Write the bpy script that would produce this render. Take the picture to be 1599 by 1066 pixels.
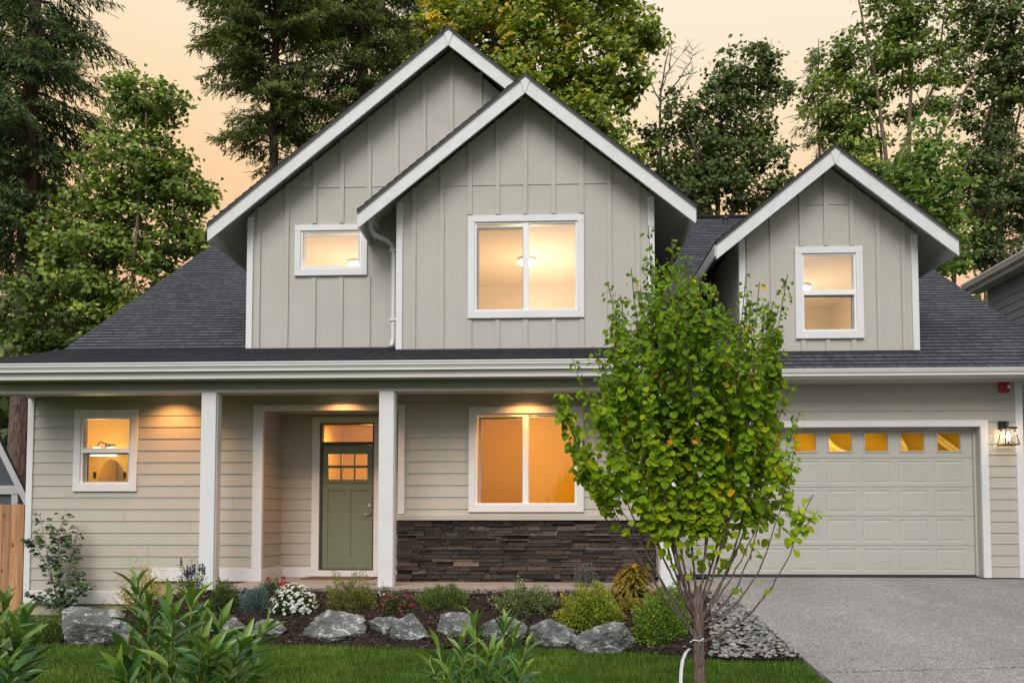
import bpy, bmesh, math, random
import numpy as np
from mathutils import Vector, Matrix, Euler
from mathutils.geometry import tessellate_polygon

for o in list(bpy.data.objects): bpy.data.objects.remove(o)
C = bpy.context.scene.collection
S = bpy.context.scene
R = math.radians

# ------------------------------------------------------------------ camera
CZ, F, PPX, PPY = 1.45, 1250.0, 799.5, 757.0
cam_d = bpy.data.cameras.new('camera'); cam = bpy.data.objects.new('camera', cam_d); C.objects.link(cam)
cam_d.sensor_width = 36.0; cam_d.lens = 36.0*F/1599.0
cam_d.shift_y = (PPY-533.0)/1599.0
cam_d.clip_start = 0.05; cam_d.clip_end = 2000
cam.location = (0, 0, CZ); cam.rotation_euler = (R(92.65), 0, R(2.3))
S.camera = cam
ROT = cam.rotation_euler.to_matrix()

# ------------------------------------------------------------------ sky
wd = bpy.data.worlds.new('World'); S.world = wd; wd.use_nodes = True
nt = wd.node_tree; nt.nodes.clear()
out = nt.nodes.new('ShaderNodeOutputWorld')
sky = nt.nodes.new('ShaderNodeTexSky'); sky.sky_type = 'NISHITA'; sky.sun_disc = False
sky.sun_elevation = R(42); sky.sun_rotation = R(188); sky.air_density = 1.0; sky.dust_density = 2.0
bg1 = nt.nodes.new('ShaderNodeBackground'); bg1.inputs[1].default_value = 0.03
nt.links.new(sky.outputs[0], bg1.inputs[0])
tc = nt.nodes.new('ShaderNodeTexCoord'); sx = nt.nodes.new('ShaderNodeSeparateXYZ')
nt.links.new(tc.outputs['Generated'], sx.inputs[0])
rp = nt.nodes.new('ShaderNodeValToRGB'); e = rp.color_ramp.elements
e[0].position = 0.0; e[0].color = (0.80, 0.40, 0.24, 1)
e[1].position = 1.0; e[1].color = (0.75, 0.76, 0.78, 1)
for p, c in ((0.22, (0.98, 0.49, 0.24, 1)), (0.36, (1.02, 0.645, 0.29, 1)), (0.46, (1.03, 0.79, 0.47, 1)), (0.56, (1.03, 0.88, 0.67, 1))):
    q = e.new(p); q.color = c
# the glow is deepest towards the left (west-south-west), where the sun went down
gl = nt.nodes.new('ShaderNodeMath'); gl.operation = 'MULTIPLY_ADD'; gl.inputs[1].default_value = 0.07
nt.links.new(sx.outputs['X'], gl.inputs[0]); nt.links.new(sx.outputs['Z'], gl.inputs[2]); nt.links.new(gl.outputs[0], rp.inputs[0])
# the eastern half of the dusk sky, behind the camera, is a pale neutral white
rp2 = nt.nodes.new('ShaderNodeValToRGB'); e = rp2.color_ramp.elements
e[0].position = 0.0; e[0].color = (0.26, 0.25, 0.24, 1); e[1].position = 0.65; e[1].color = (1.15, 1.13, 1.15, 1)
q = e.new(.22); q.color = (.60, .58, .57, 1)
nt.links.new(sx.outputs['Z'], rp2.inputs[0])
mr = nt.nodes.new('ShaderNodeMapRange'); mr.inputs[1].default_value = -0.25; mr.inputs[2].default_value = 0.35
nt.links.new(sx.outputs['Y'], mr.inputs[0])
mxs = nt.nodes.new('ShaderNodeMix'); mxs.data_type = 'RGBA'
nt.links.new(mr.outputs[0], mxs.inputs[0]); nt.links.new(rp2.outputs[0], mxs.inputs[6]); nt.links.new(rp.outputs[0], mxs.inputs[7])
bg2 = nt.nodes.new('ShaderNodeBackground'); bg2.inputs[1].default_value = 0.92
nt.links.new(mxs.outputs[2], bg2.inputs[0])
ad = nt.nodes.new('ShaderNodeAddShader')
nt.links.new(bg1.outputs[0], ad.inputs[0]); nt.links.new(bg2.outputs[0], ad.inputs[1]); nt.links.new(ad.outputs[0], out.inputs[0])

# ------------------------------------------------------------------ soft key light of the bright sky behind the camera
sl = bpy.data.lights.new('sun', 'SUN'); so = bpy.data.objects.new('sun', sl); C.objects.link(so)
sl.energy = 2.15; sl.angle = R(34); sl.color = (1.0, 0.965, 0.92)
so.rotation_euler = (R(48), 0, R(-12)); so.location = (0, -10, 20)
S.view_settings.view_transform = 'Standard'; S.view_settings.look = 'None'
S.view_settings.exposure = 0.0; S.view_settings.gamma = 1.0
S.cycles.use_denoising = True
S.cycles.max_bounces = 8; S.cycles.transparent_max_bounces = 12
S.cycles.caustics_reflective = False; S.cycles.caustics_refractive = False
S.cycles.sample_clamp_indirect = 6.0

# ------------------------------------------------------------------ pixel helpers (to read sizes off the photo)
def ray(px, py):
    d = ROT @ Vector(((px-PPX)/F, -(py-PPY)/F, -1.0)); return d
def P(px, py, Y):
    d = ray(px, py); t = Y/d.y
    return Vector((d.x*t, Y, CZ + d.z*t))
def X(px, Y, py=600): return P(px, py, Y).x
def Z(py, Y, px=800): return P(px, py, Y).z
def rect(px0, py0, px1, py1, Y):
    my, mx = (py0+py1)/2, (px0+px1)/2
    return P(px0, my, Y).x, P(px1, my, Y).x, P(mx, py1, Y).z, P(mx, py0, Y).z
def smooth(a, b, t):
    t = min(1, max(0, (t-a)/(b-a))); return t*t*(3-2*t)

# ------------------------------------------------------------------ object helpers
def tag(o, label=None, cat=None, group=None, kind=None):
    if label: o['label'] = label
    if cat: o['category'] = cat
    if group: o['group'] = group
    if kind: o['kind'] = kind
    return o
def empty(name, loc, label=None, cat=None, group=None):
    o = bpy.data.objects.new(name, None); C.objects.link(o); o.location = loc; o.empty_display_size = .2
    return tag(o, label, cat, group)
def link(o, parent=None):
    C.objects.link(o)
    if parent is not None:
        o.parent = parent
        # vertices are written in world coordinates: undo the parents' offset
        off = Vector((0, 0, 0)); p = parent
        while p is not None: off += p.location; p = p.parent
        o.location = -off
    return o

class MB:
    def __init__(s): s.v = []; s.f = []; s.mi = []; s.uv = []; s.r = []
    def vert(s, p): s.v.append(tuple(p)); return len(s.v)-1
    def face(s, pts, m=0, uv=None, r=0.5):
        i0 = len(s.v); s.v.extend(tuple(p) for p in pts)
        s.f.append(tuple(range(i0, i0+len(pts)))); s.mi.append(m); s.uv.append(uv); s.r.append(r)
    def idx(s, ids, m=0, uv=None, r=0.5):
        s.f.append(tuple(ids)); s.mi.append(m); s.uv.append(uv); s.r.append(r)
    def box(s, x0, x1, y0, y1, z0, z1, m=0, r=0.5):
        i = len(s.v)
        s.v += [(x0,y0,z0),(x1,y0,z0),(x1,y1,z0),(x0,y1,z0),(x0,y0,z1),(x1,y0,z1),(x1,y1,z1),(x0,y1,z1)]
        for q in ((0,3,2,1),(4,5,6,7),(0,1,5,4),(1,2,6,5),(2,3,7,6),(3,0,4,7)): s.idx([i+k for k in q], m, None, r)
    def prism(s, poly, d, m=0, caps=True, r=0.5):
        """polygon (list of 3D points) swept along vector d"""
        n = len(poly); i = len(s.v); d = Vector(d)
        s.v += [tuple(p) for p in poly] + [tuple(Vector(p)+d) for p in poly]
        if caps:
            s.idx([i+k for k in range(n)], m, None, r); s.idx([i+n+k for k in reversed(range(n))], m, None, r)
        for k in range(n):
            k2 = (k+1) % n; s.idx([i+k2, i+k, i+n+k, i+n+k2], m, None, r)
    def tube(s, pts, rad, n=7, m=0, r=0.5, cap=True):
        pts = [Vector(p) for p in pts]
        if not hasattr(rad, '__len__'): rad = [rad]*len(pts)
        base = len(s.v); up = None
        for k, p in enumerate(pts):
            t = (pts[min(k+1, len(pts)-1)] - pts[max(k-1, 0)])
            if t.length < 1e-9: t = Vector((0,0,1))
            t.normalize()
            if up is None: up = Vector((1,0,0)) if abs(t.x) < .8 else Vector((0,1,0))
            a = (up - t*up.dot(t)).normalized(); b = t.cross(a); up = a
            for j in range(n):
                th = 2*math.pi*j/n; s.v.append(tuple(p + (a*math.cos(th)+b*math.sin(th))*rad[k]))
        for k in range(len(pts)-1):
            for j in range(n):
                j2 = (j+1) % n
                s.idx([base+k*n+j, base+k*n+j2, base+(k+1)*n+j2, base+(k+1)*n+j], m, None, r)
        if cap:
            s.idx([base+j for j in reversed(range(n))], m, None, r)
            s.idx([base+(len(pts)-1)*n+j for j in range(n)], m, None, r)
    def lathe(s, c, prof, n=24, m=0, r=0.5):
        base = len(s.v)
        for (rr, z) in prof:
            for j in range(n):
                th = 2*math.pi*j/n; s.v.append((c[0]+rr*math.cos(th), c[1]+rr*math.sin(th), c[2]+z))
        for k in range(len(prof)-1):
            for j in range(n):
                j2 = (j+1) % n
                s.idx([base+k*n+j, base+k*n+j2, base+(k+1)*n+j2, base+(k+1)*n+j], m, None, r)
    def build(s, name, mats, parent=None, smoothed=False, bevel=0):
        me = bpy.data.meshes.new(name); me.from_pydata(s.v, [], s.f)
        mats = mats if isinstance(mats, (list, tuple)) else [mats]
        for m in mats: me.materials.append(m)
        me.polygons.foreach_set('material_index', s.mi)
        if any(u is not None for u in s.uv):
            ul = me.uv_layers.new(name='UVMap'); fl = []
            for f, u in zip(s.f, s.uv):
                for k in range(len(f)): fl += list(u[k]) if u is not None else [0, 0]
            ul.data.foreach_set('uv', fl)
        a = me.attributes.new('rnd', 'FLOAT', 'FACE'); a.data.foreach_set('value', s.r)
        if smoothed: me.polygons.foreach_set('use_smooth', [True]*len(s.f))
        me.update()
        o = bpy.data.objects.new(name, me); link(o, parent)
        if bevel:
            b = o.modifiers.new('bevel', 'BEVEL'); b.width = bevel; b.segments = 2; b.limit_method = 'ANGLE'
        return o

# fast builder for leaves: every leaf is the same little template
TPL = {
 'diamond': ([(0,0,0),(.45,.5,.10),(1,0,-.04),(.45,-.5,.10)], [(0,1,2,3)]),
 'needle':  ([(0,.35,0),(.0,-.35,0),(.7,-.5,-.05),(1,0,-.12),(.7,.5,-.05)], [(0,1,2,3,4)]),
 'maple':   ([(0,0,0),(.10,.42,.05),(.42,.52,-.02),(.62,.30,.02),(1,0,-.14),(.62,-.30,.02),(.42,-.52,-.02),(.10,-.42,.05)], [(0,1,2,3,4),(0,4,5,6,7)]),
 'round':   ([(.06,0,0),(0,.24,.03),(.16,.44,.07),(.45,.50,.06),(.76,.36,.0),(1,0,-.10),(.76,-.36,.0),(.45,-.50,.06),(.16,-.44,.07),(0,-.24,.03)],
             [(0,1,2,3,4,5),(0,5,6,7,8,9)]),
 'lance':   ([(0,0,0),(.3,0,-.01),(.6,0,-.05),(.85,0,-.12),(1,0,-.18),
              (.12,.30,.07),(.35,.50,.08),(.62,.46,.03),(.85,.24,-.08),
              (.12,-.30,.07),(.35,-.50,.08),(.62,-.46,.03),(.85,-.24,-.08)],
             [(0,5,1),(5,6,1),(6,7,2,1),(7,8,3,2),(8,4,3),(0,1,9),(9,1,10),(10,1,2,11),(11,2,3,12),(12,3,4)]),
 'blade':   ([(0,.5,0),(0,-.5,0),(.6,-.3,-.06),(1,0,-.25),(.6,.3,-.06)], [(0,1,2,3,4)]),
}
def unit(a): return a/np.maximum(np.linalg.norm(a, axis=-1, keepdims=True), 1e-9)
class LB:
    def __init__(s): s.parts = []
    def add(s, shape, Pp, D, N, L, W, rnd=None, m=0):
        Pp = np.asarray(Pp, float).reshape(-1, 3); n = len(Pp)
        if n == 0: return
        D = unit(np.broadcast_to(np.asarray(D, float), (n, 3))); N = np.broadcast_to(np.asarray(N, float), (n, 3))
        N = unit(N - D*(N*D).sum(1, keepdims=True)); Sd = np.cross(D, N)
        L = np.broadcast_to(np.asarray(L, float), (n,)); W = np.broadcast_to(np.asarray(W, float), (n,))
        tv, tf = TPL[shape]; tv = np.array(tv)
        V = Pp[:, None] + D[:, None]*(tv[None, :, 0, None]*L[:, None, None]) + Sd[:, None]*(tv[None, :, 1, None]*W[:, None, None]) + N[:, None]*(tv[None, :, 2, None]*L[:, None, None])
        rnd = np.random.rand(n) if rnd is None else np.broadcast_to(np.asarray(rnd, float), (n,))
        s.parts.append((V, tf, rnd, m))
    def build(s, name, mats, parent=None, smoothed=False):
        vs, loops, starts, mi, rn, vo, lo = [], [], [], [], [], 0, 0
        for V, tf, rnd, m in s.parts:
            n, k, _ = V.shape; vs.append(V.reshape(-1, 3)); base = vo + np.arange(n)*k
            for f in tf:
                fa = np.array(f); loops.append((base[:, None]+fa[None]).ravel()); starts.append(lo + np.arange(n)*len(f)); lo += n*len(f)
                mi.append(np.full(n, m)); rn.append(rnd)
            vo += n*k
        vs = np.concatenate(vs); loops = np.concatenate(loops); starts = np.concatenate(starts); mi = np.concatenate(mi); rn = np.concatenate(rn)
        me = bpy.data.meshes.new(name)
        me.vertices.add(len(vs)); me.vertices.foreach_set('co', vs.astype(np.float32).ravel())
        me.loops.add(len(loops)); me.loops.foreach_set('vertex_index', loops.astype(np.int32))
        me.polygons.add(len(starts)); me.polygons.foreach_set('loop_start', starts.astype(np.int32))
        me.polygons.foreach_set('material_index', mi.astype(np.int32))
        a = me.attributes.new('rnd', 'FLOAT', 'FACE'); a.data.foreach_set('value', rn.astype(np.float32))
        for m in (mats if isinstance(mats, (list, tuple)) else [mats]): me.materials.append(m)
        if smoothed: me.polygons.foreach_set('use_smooth', [True]*len(starts))
        me.update(calc_edges=True); me.validate()
        o = bpy.data.objects.new(name, me); return link(o, parent)
# ------------------------------------------------------------------ materials
class NT:
    def __init__(s, name):
        s.m = bpy.data.materials.new(name); s.m.use_nodes = True; s.t = s.m.node_tree; s.t.nodes.clear()
        s.out = s.n('OutputMaterial')
    def n(s, typ, **kw):
        x = s.t.nodes.new('ShaderNode'+typ)
        for k, v in kw.items(): setattr(x, k, v)
        return x
    def l(s, a, b): s.t.links.new(a, b)
    def set(s, sock, v):
        if hasattr(v, 'is_output') or isinstance(v, bpy.types.NodeSocket): s.l(v, sock)
        else: sock.default_value = v
    def coord(s, kind='Object'):
        return s.n('TexCoord').outputs[kind]
    def mapping(s, v, scale=(1,1,1), loc=(0,0,0), rot=(0,0,0)):
        m = s.n('Mapping'); s.l(v, m.inputs[0]); m.inputs[3].default_value = scale; m.inputs[1].default_value = loc; m.inputs[2].default_value = rot
        return m.outputs[0]
    def noise(s, v, scale, detail=4, rough=.55, out=0):
        x = s.n('TexNoise'); s.l(v, x.inputs['Vector']); x.inputs['Scale'].default_value = scale; x.inputs['Detail'].default_value = detail; x.inputs['Roughness'].default_value = rough
        return x.outputs[out]
    def vor(s, v, scale, feature='F1', out='Distance'):
        x = s.n('TexVoronoi', feature=feature); s.l(v, x.inputs['Vector']); x.inputs['Scale'].default_value = scale
        return x.outputs[out]
    def ramp(s, fac, stops, interp='LINEAR'):
        x = s.n('ValToRGB'); s.l(fac, x.inputs[0]); x.color_ramp.interpolation = interp; e = x.color_ramp.elements
        while len(e) < len(stops): e.new(0.5)
        for q, (p, c) in zip(e, stops): q.position = p; q.color = (c[0], c[1], c[2], 1) if hasattr(c, '__len__') else (c, c, c, 1)
        return x.outputs[0]
    def mix(s, fac, a, b, blend='MIX'):
        x = s.n('Mix', data_type='RGBA', blend_type=blend)
        s.set(x.inputs[0], fac)
        for k, v in ((6, a), (7, b)):
            if isinstance(v, (tuple, list)): v = (v[0], v[1], v[2], 1)
            s.set(x.inputs[k], v)
        return x.outputs[2]
    def math(s, op, a, b=0.0):
        x = s.n('Math', operation=op); s.set(x.inputs[0], a); s.set(x.inputs[1], b); return x.outputs[0]
    def attr(s, name='rnd'):
        return s.n('Attribute', attribute_name=name).outputs['Fac']
    def bump(s, h, strength=.3, dist=.01):
        x = s.n('Bump'); s.l(h, x.inputs['Height']); x.inputs['Strength'].default_value = strength; x.inputs['Distance'].default_value = dist; return x.outputs[0]
    def pbsdf(s, col, rough=.6, metal=0.0, spec=.5, normal=None, **kw):
        b = s.n('BsdfPrincipled')
        if isinstance(col, (tuple, list)): col = (col[0], col[1], col[2], 1)
        s.set(b.inputs['Base Color'], col); s.set(b.inputs['Roughness'], rough); s.set(b.inputs['Metallic'], metal); s.set(b.inputs['Specular IOR Level'], spec)
        if normal is not None: s.l(normal, b.inputs['Normal'])
        for k, v in kw.items(): s.set(b.inputs[k.replace('_', ' ')], v)
        return b
    def done(s, shader):
        s.l(shader.outputs[0] if hasattr(shader, 'outputs') else shader, s.out.inputs[0]); return s.m

def paint(name, col, rough=.55, var=.06, scale=3.0, bump=.15, grain=None, dirt=.0):
    k = NT(name); co = k.coord()
    n1 = k.noise(co, scale, 5); f = k.ramp(n1, [(.3, 1-var), (.7, 1+var*.6)])
    col2 = k.mix(1.0, col, f, 'MULTIPLY')
    if grain:
        g = k.noise(k.mapping(co, grain), 1.0, 4, .65)
        col2 = k.mix(1.0, col2, k.ramp(g, [(.25, .94), (.75, 1.03)]), 'MULTIPLY')
        h = g
    else: h = k.noise(co, 90, 3)
    if dirt:
        d = k.noise(k.mapping(co, (6, 6, .8)), 1.0, 5, .7)
        col2 = k.mix(k.ramp(d, [(.5, 0), (.8, dirt)]), col2, (.2, .19, .16))
    rr = k.ramp(k.noise(co, 7, 4), [(.3, rough-.08), (.7, rough+.08)])
    return k.done(k.pbsdf(col2, rr, normal=k.bump(h, bump, .004)))

M = {}
SID = (.460, .434, .370)
M['siding'] = paint('siding_paint', SID, .6, .05, 1.6, .08, (6, 6, 90), .08)
M['gable'] = paint('board_paint', (.460, .440, .388), .6, .05, 1.2, .18, (70, 70, 4), .10)
M['trim'] = paint('trim_paint', (.70, .70, .695), .5, .04, 2.5, .12, (8, 8, 70), .06)
M['barge'] = paint('barge_paint', (.66, .665, .67), .55, .06, 4, .2, (30, 30, 30), .10)
M['soffit'] = paint('soffit_paint', (.47, .46, .41), .6, .04, 2, .1)
M['beam'] = paint('shaded_beam_paint', (.30, .30, .25), .6, .04, 2, .1)  # porch beam colour, darkened to carry part of the shade under the eave
M['gutter'] = paint('gutter_paint', (.72, .715, .69), .38, .04, 2, .05)
M['vinyl'] = paint('white_vinyl', (.80, .80, .80), .35, .02, 3, .03)
M['screen'] = paint('screen_frame', (.30, .29, .30), .5, .03, 5, .05)
M['concrete'] = paint('foundation_concrete', (.42, .36, .27), .85, .12, 4, .4)
M['slab'] = paint('porch_concrete', (.30, .26, .225), .8, .14, 5, .4)
M['dark'] = paint('dark_rubber', (.02, .02, .02), .7, .1, 5, .1)
M['black_metal'] = paint('black_metal', (.018, .017, .016), .42, .1, 9, .05)
M['door'] = paint('green_door_paint', (.170, .195, .125), .42, .05, 2, .10, (40, 40, 3))
M['door_frame'] = paint('dark_door_frame', (.06, .055, .04), .5, .05, 2, .10)
M['gdoor'] = paint('garage_door_paint', (.445, .435, .385), .5, .04, 1.5, .16, (3, 3, 60))
M['room'] = paint('room_wall', (.80, .72, .60), .8, .02, 2, .03)
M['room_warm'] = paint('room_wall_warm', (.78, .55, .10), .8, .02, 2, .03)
M['red'] = paint('red_plastic', (.36, .012, .022), .35, .05, 5, .03)
M['mat'] = paint('coir_mat', (.17, .075, .03), .95, .2, 40, .8)
M['nh_blue'] = paint('blue_grey_siding', (.19, .225, .245), .6, .05, 2, .2)
M['nh_dark'] = paint('dark_siding', (.055, .066, .078), .6, .05, 2, .2)
M['nh_trim'] = paint('grey_trim', (.42, .42, .42), .5, .05, 2, .1)
M['steel'] = NT('brushed_steel'); M['steel'] = M['steel'].done(M['steel'].pbsdf((.62, .60, .56), .28, 1.0))
M['mirror'] = NT('mirror_glass'); M['mirror'] = M['mirror'].done(M['mirror'].pbsdf((.75, .75, .75), .04, 1.0))

def shingles():
    k = NT('asphalt_shingles'); uv = k.n('UVMap').outputs[0]
    b = k.n('TexBrick', offset=.37, offset_frequency=2, squash=.72, squash_frequency=3)
    k.l(uv, b.inputs['Vector']); b.inputs['Scale'].default_value = 1.0
    b.inputs['Color1'].default_value = (.0, .0, .0, 1); b.inputs['Color2'].default_value = (1, 1, 1, 1); b.inputs['Mortar'].default_value = (.5, .5, .5, 1)
    b.inputs['Mortar Size'].default_value = .007; b.inputs['Brick Width'].default_value = .21; b.inputs['Row Height'].default_value = .143
    tone = k.ramp(b.outputs['Color'], [(0, (.047, .052, .062)), (.5, (.062, .067, .079)), (1, (.080, .086, .100))])
    g = k.noise(k.coord(), 150, 3, .7); tone = k.mix(1, tone, k.ramp(g, [(.3, .70), (.7, 1.3)]), 'MULTIPLY')
    big = k.noise(k.coord(), 1.1, 4); tone = k.mix(1, tone, k.ramp(big, [(.3, .90), (.7, 1.08)]), 'MULTIPLY')
    tone = k.mix(b.outputs['Fac'], tone, (.010, .010, .012))
    h = k.math('ADD', k.math('MULTIPLY', b.outputs['Color'], .5), k.math('MULTIPLY', g, .5))
    return k.done(k.pbsdf(tone, .88, spec=.3, normal=k.bump(h, .5, .006)))
M['shingle'] = shingles()

def stone():
    k = NT('ledge_stone'); r = k.attr(); co = k.coord()
    c = k.ramp(r, [(0, (.016, .012, .010)), (.3, (.036, .027, .021)), (.55, (.066, .047, .035)), (.75, (.105, .072, .052)), (.9, (.14, .108, .085)), (1, (.17, .115, .085))])
    n = k.noise(k.mapping(co, (9, 9, 30)), 1.0, 6, .7); c = k.mix(1, c, k.ramp(n, [(.3, .55), (.7, 1.45)]), 'MULTIPLY')
    rust = k.noise(co, 5, 4); c = k.mix(k.ramp(rust, [(.60, 0), (.75, .30)]), c, (.10, .055, .034))
    return k.done(k.pbsdf(c, .8, normal=k.bump(n, .9, .02)))
M['stone'] = stone()

def rock():
    k = NT('veined_boulder'); co = k.coord(); r = k.n('ObjectInfo').outputs['Random']
    w = k.noise(co, 3.5, 6, .65); warp = k.mix(.35, co, k.noise(co, 4, 3, out=1), 'ADD')
    base = k.ramp(w, [(.28, (.070, .080, .076)), (.5, (.155, .168, .160)), (.72, (.30, .315, .30))])
    base = k.mix(1, base, k.ramp(k.noise(co, 38, 6, .8), [(.25, .50), (.75, 1.55)]), 'MULTIPLY')
    wv = k.n('TexWave', wave_type='BANDS'); k.l(k.mapping(co, (1, 1, 1.6), rot=(.4, .7, .3)), wv.inputs[0]); wv.inputs['Scale'].default_value = 1.9; wv.inputs['Distortion'].default_value = 14; wv.inputs['Detail'].default_value = 6; wv.inputs['Detail Scale'].default_value = 1.6; wv.inputs['Detail Roughness'].default_value = .75
    v = k.math('MULTIPLY', k.ramp(wv.outputs['Fac'], [(.84, 0), (.96, .95)]), k.ramp(k.noise(co, 3.0, 4), [(.40, 0), (.60, 1)]))
    v2 = k.noise(k.mapping(co, (3, 3, 6), rot=(.5, .3, .6)), 3.0, 10, .8)
    v = k.math('MAXIMUM', v, k.ramp(v2, [(.55, 0), (.62, .92)]))
    c = k.mix(v, base, (.72, .73, .72))
    h = k.math('ADD', k.noise(co, 16, 10, .8), k.math('MULTIPLY', k.noise(co, 5, 5, .6), .8))
    return k.done(k.pbsdf(c, .85, normal=k.bump(h, 1.0, .05)))
M['rock'] = rock()

def ground_like(name, stops, scale, bump, rough=.95, extra=None, bd=.02):
    k = NT(name); co = k.coord()
    n = k.noise(co, scale, 8, .72); c = k.ramp(n, stops)
    c = k.mix(1, c, k.ramp(k.noise(co, scale*.08, 4), [(.3, .75), (.7, 1.25)]), 'MULTIPLY')
    if extra: c = k.mix(k.ramp(k.vor(co, extra[0]), [(.0, extra[1]), (extra[2], 0)]), c, extra[3])
    return k.done(k.pbsdf(c, rough, spec=.3, normal=k.bump(n, bump, bd)))
M['mulch'] = ground_like('bark_mulch', [(.3, (.008, .0055, .0045)), (.5, (.022, .0145, .0115)), (.72, (.058, .038, .029))], 55, 1.0)
M['turf'] = ground_like('turf_soil', [(.3, (.016, .030, .006)), (.6, (.035, .070, .012))], 30, .8)
M['forest'] = ground_like('forest_floor', [(.3, (.014, .018, .006)), (.6, (.045, .040, .018))], 8, .8)

def driveway():
    k = NT('exposed_aggregate'); co = k.coord()
    v = k.vor(co, 95, out='Color'); sep = k.n('SeparateColor'); k.l(v, sep.inputs[0])
    c = k.ramp(sep.outputs[0], [(0, (.15, .143, .137)), (.3, (.235, .225, .214)), (.75, (.31, .297, .283)), (.9, (.42, .405, .39)), (1, (.56, .545, .52))])
    v2 = k.vor(co, 52, out='Color'); sep2 = k.n('SeparateColor'); k.l(v2, sep2.inputs[0])
    c = k.mix(k.ramp(sep2.outputs[0], [(.84, 0), (.95, .42)]), c, k.ramp(sep2.outputs[1], [(.3, (.07, .066, .066)), (.7, (.46, .44, .42))]))
    c = k.mix(1, c, k.ramp(k.noise(co, 26, 6, .75), [(.28, .95), (.72, 1.14)]), 'MULTIPLY')
    c = k.mix(1, c, k.ramp(k.noise(k.mapping(co, (.9, .45, 1)), 1.0, 5, .6), [(.3, .82), (.7, 1.12)]), 'MULTIPLY')
    return k.done(k.pbsdf(c, .75, normal=k.bump(k.vor(co, 95), .8, .008)))
M['drive'] = driveway()

def pebble():
    k = NT('river_pebble'); r = k.attr(); co = k.coord()
    c = k.ramp(r, [(0, (.055, .060, .066)), (.3, (.125, .133, .137)), (.6, (.22, .218, .205)), (.85, (.30, .28, .245)), (1, (.46, .445, .42))])
    return k.done(k.pbsdf(k.mix(1, c, k.ramp(k.noise(co, 60, 4), [(.3, .75), (.7, 1.2)]), 'MULTIPLY'), .6))
M['pebble'] = pebble()

def cedar():
    k = NT('cedar_board'); co = k.coord(); r = k.attr()
    g = k.noise(k.mapping(co, (28, 28, 1.6)), 1.0, 6, .6)
    c = k.ramp(g, [(.25, (.23, .105, .045)), (.5, (.40, .205, .095)), (.75, (.55, .32, .165))])
    c = k.mix(1, c, k.ramp(r, [(0, .82), (1, 1.15)]), 'MULTIPLY')
    kn = k.vor(k.mapping(co, (5, 5, 2.6)), 1.0); c = k.mix(k.ramp(kn, [(.06, .85), (.13, 0)]), c, (.09, .035, .015))
    return k.done(k.pbsdf(c, .75, normal=k.bump(g, .4, .005)))
M['cedar'] = cedar()

def bark(name, stops, sc=(14, 14, 3)):
    k = NT(name); co = k.coord(); g = k.noise(k.mapping(co, sc), 1.0, 8, .7)
    v = k.vor(k.mapping(co, (sc[0]*.8, sc[1]*.8, sc[2]*.6)), 1.0, 'DISTANCE_TO_EDGE')
    c = k.mix(k.ramp(v, [(0, .7), (.12, 0)]), k.ramp(g, stops), tuple(x*.4 for x in stops[0][1]))
    return k.done(k.pbsdf(c, .9, normal=k.bump(k.math('ADD', g, v), 1.0, .06)))
M['bark_fir'] = bark('fir_bark', [(.3, (.095, .060, .048)), (.7, (.26, .165, .130))])
M['bark_maple'] = bark('maple_bark', [(.3, (.14, .105, .07)), (.7, (.33, .255, .17))], (20, 20, 5))
M['bark_young'] = bark('young_bark', [(.3, (.22, .155, .125)), (.7, (.38, .29, .235))], (60, 60, 14))
M['twig'] = bark('twig_bark', [(.3, (.07, .045, .03)), (.7, (.16, .105, .07))], (60, 60, 20))
M['dead'] = bark('dead_wood', [(.3, (.10, .085, .07)), (.7, (.22, .19, .16))], (40, 40, 9))

def leaf(name, stops, rough=.5, trans=.3, spec=.4, tcol=1.5):
    k = NT(name); r = k.attr(); co = k.coord()
    c = k.ramp(r, stops)
    c = k.mix(1, c, k.ramp(k.noise(co, 1.3, 3), [(.3, .80), (.7, 1.18)]), 'MULTIPLY')
    b = k.pbsdf(c, rough, spec=spec)
    t = k.n('BsdfTranslucent'); k.l(k.mix(1, c, (tcol, tcol*1.05, tcol*.55), 'MULTIPLY'), t.inputs[0])
    m = k.n('MixShader'); m.inputs[0].default_value = trans; k.l(b.outputs[0], m.inputs[1]); k.l(t.outputs[0], m.inputs[2])
    return k.done(m)
M['fir'] = leaf('fir_needles', [(0, (0.049, 0.079, 0.043)), (.5, (0.098, 0.154, 0.055)), (1, (0.230, 0.301, 0.079))], .6, .18)
M['fir2'] = leaf('fir_needles_light', [(0, (0.068, 0.099, 0.035)), (.5, (0.144, 0.197, 0.051)), (1, (0.342, 0.376, 0.080))], .6, .18)
M['maple'] = leaf('maple_leaf', [(0, (0.068, 0.103, 0.023)), (.45, (0.143, 0.218, 0.032)), (.8, (0.270, 0.362, 0.045)), (1, (0.439, 0.467, 0.063))], .55, .28)
M['maple_fall'] = leaf('maple_leaf_autumn', [(0, (0.099, 0.145, 0.023)), (.45, (0.232, 0.314, 0.035)), (.80, (0.466, 0.470, 0.046)), (.90, (0.807, 0.565, 0.055)), (.955, (0.900, 0.533, 0.049)), (1, (0.900, 0.376, 0.039))], .55, .28)
M['maple_dark'] = leaf('maple_leaf_dark', [(0, (0.052, 0.079, 0.024)), (.5, (0.106, 0.160, 0.034)), (.9, (0.192, 0.237, 0.049)), (1, (0.350, 0.213, 0.061))], .55, .22)
M['maple_bright'] = leaf('maple_leaf_bright', [(0, (0.070, 0.124, 0.024)), (.5, (0.150, 0.250, 0.036)), (1, (0.290, 0.400, 0.060))], .55, .3)
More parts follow.
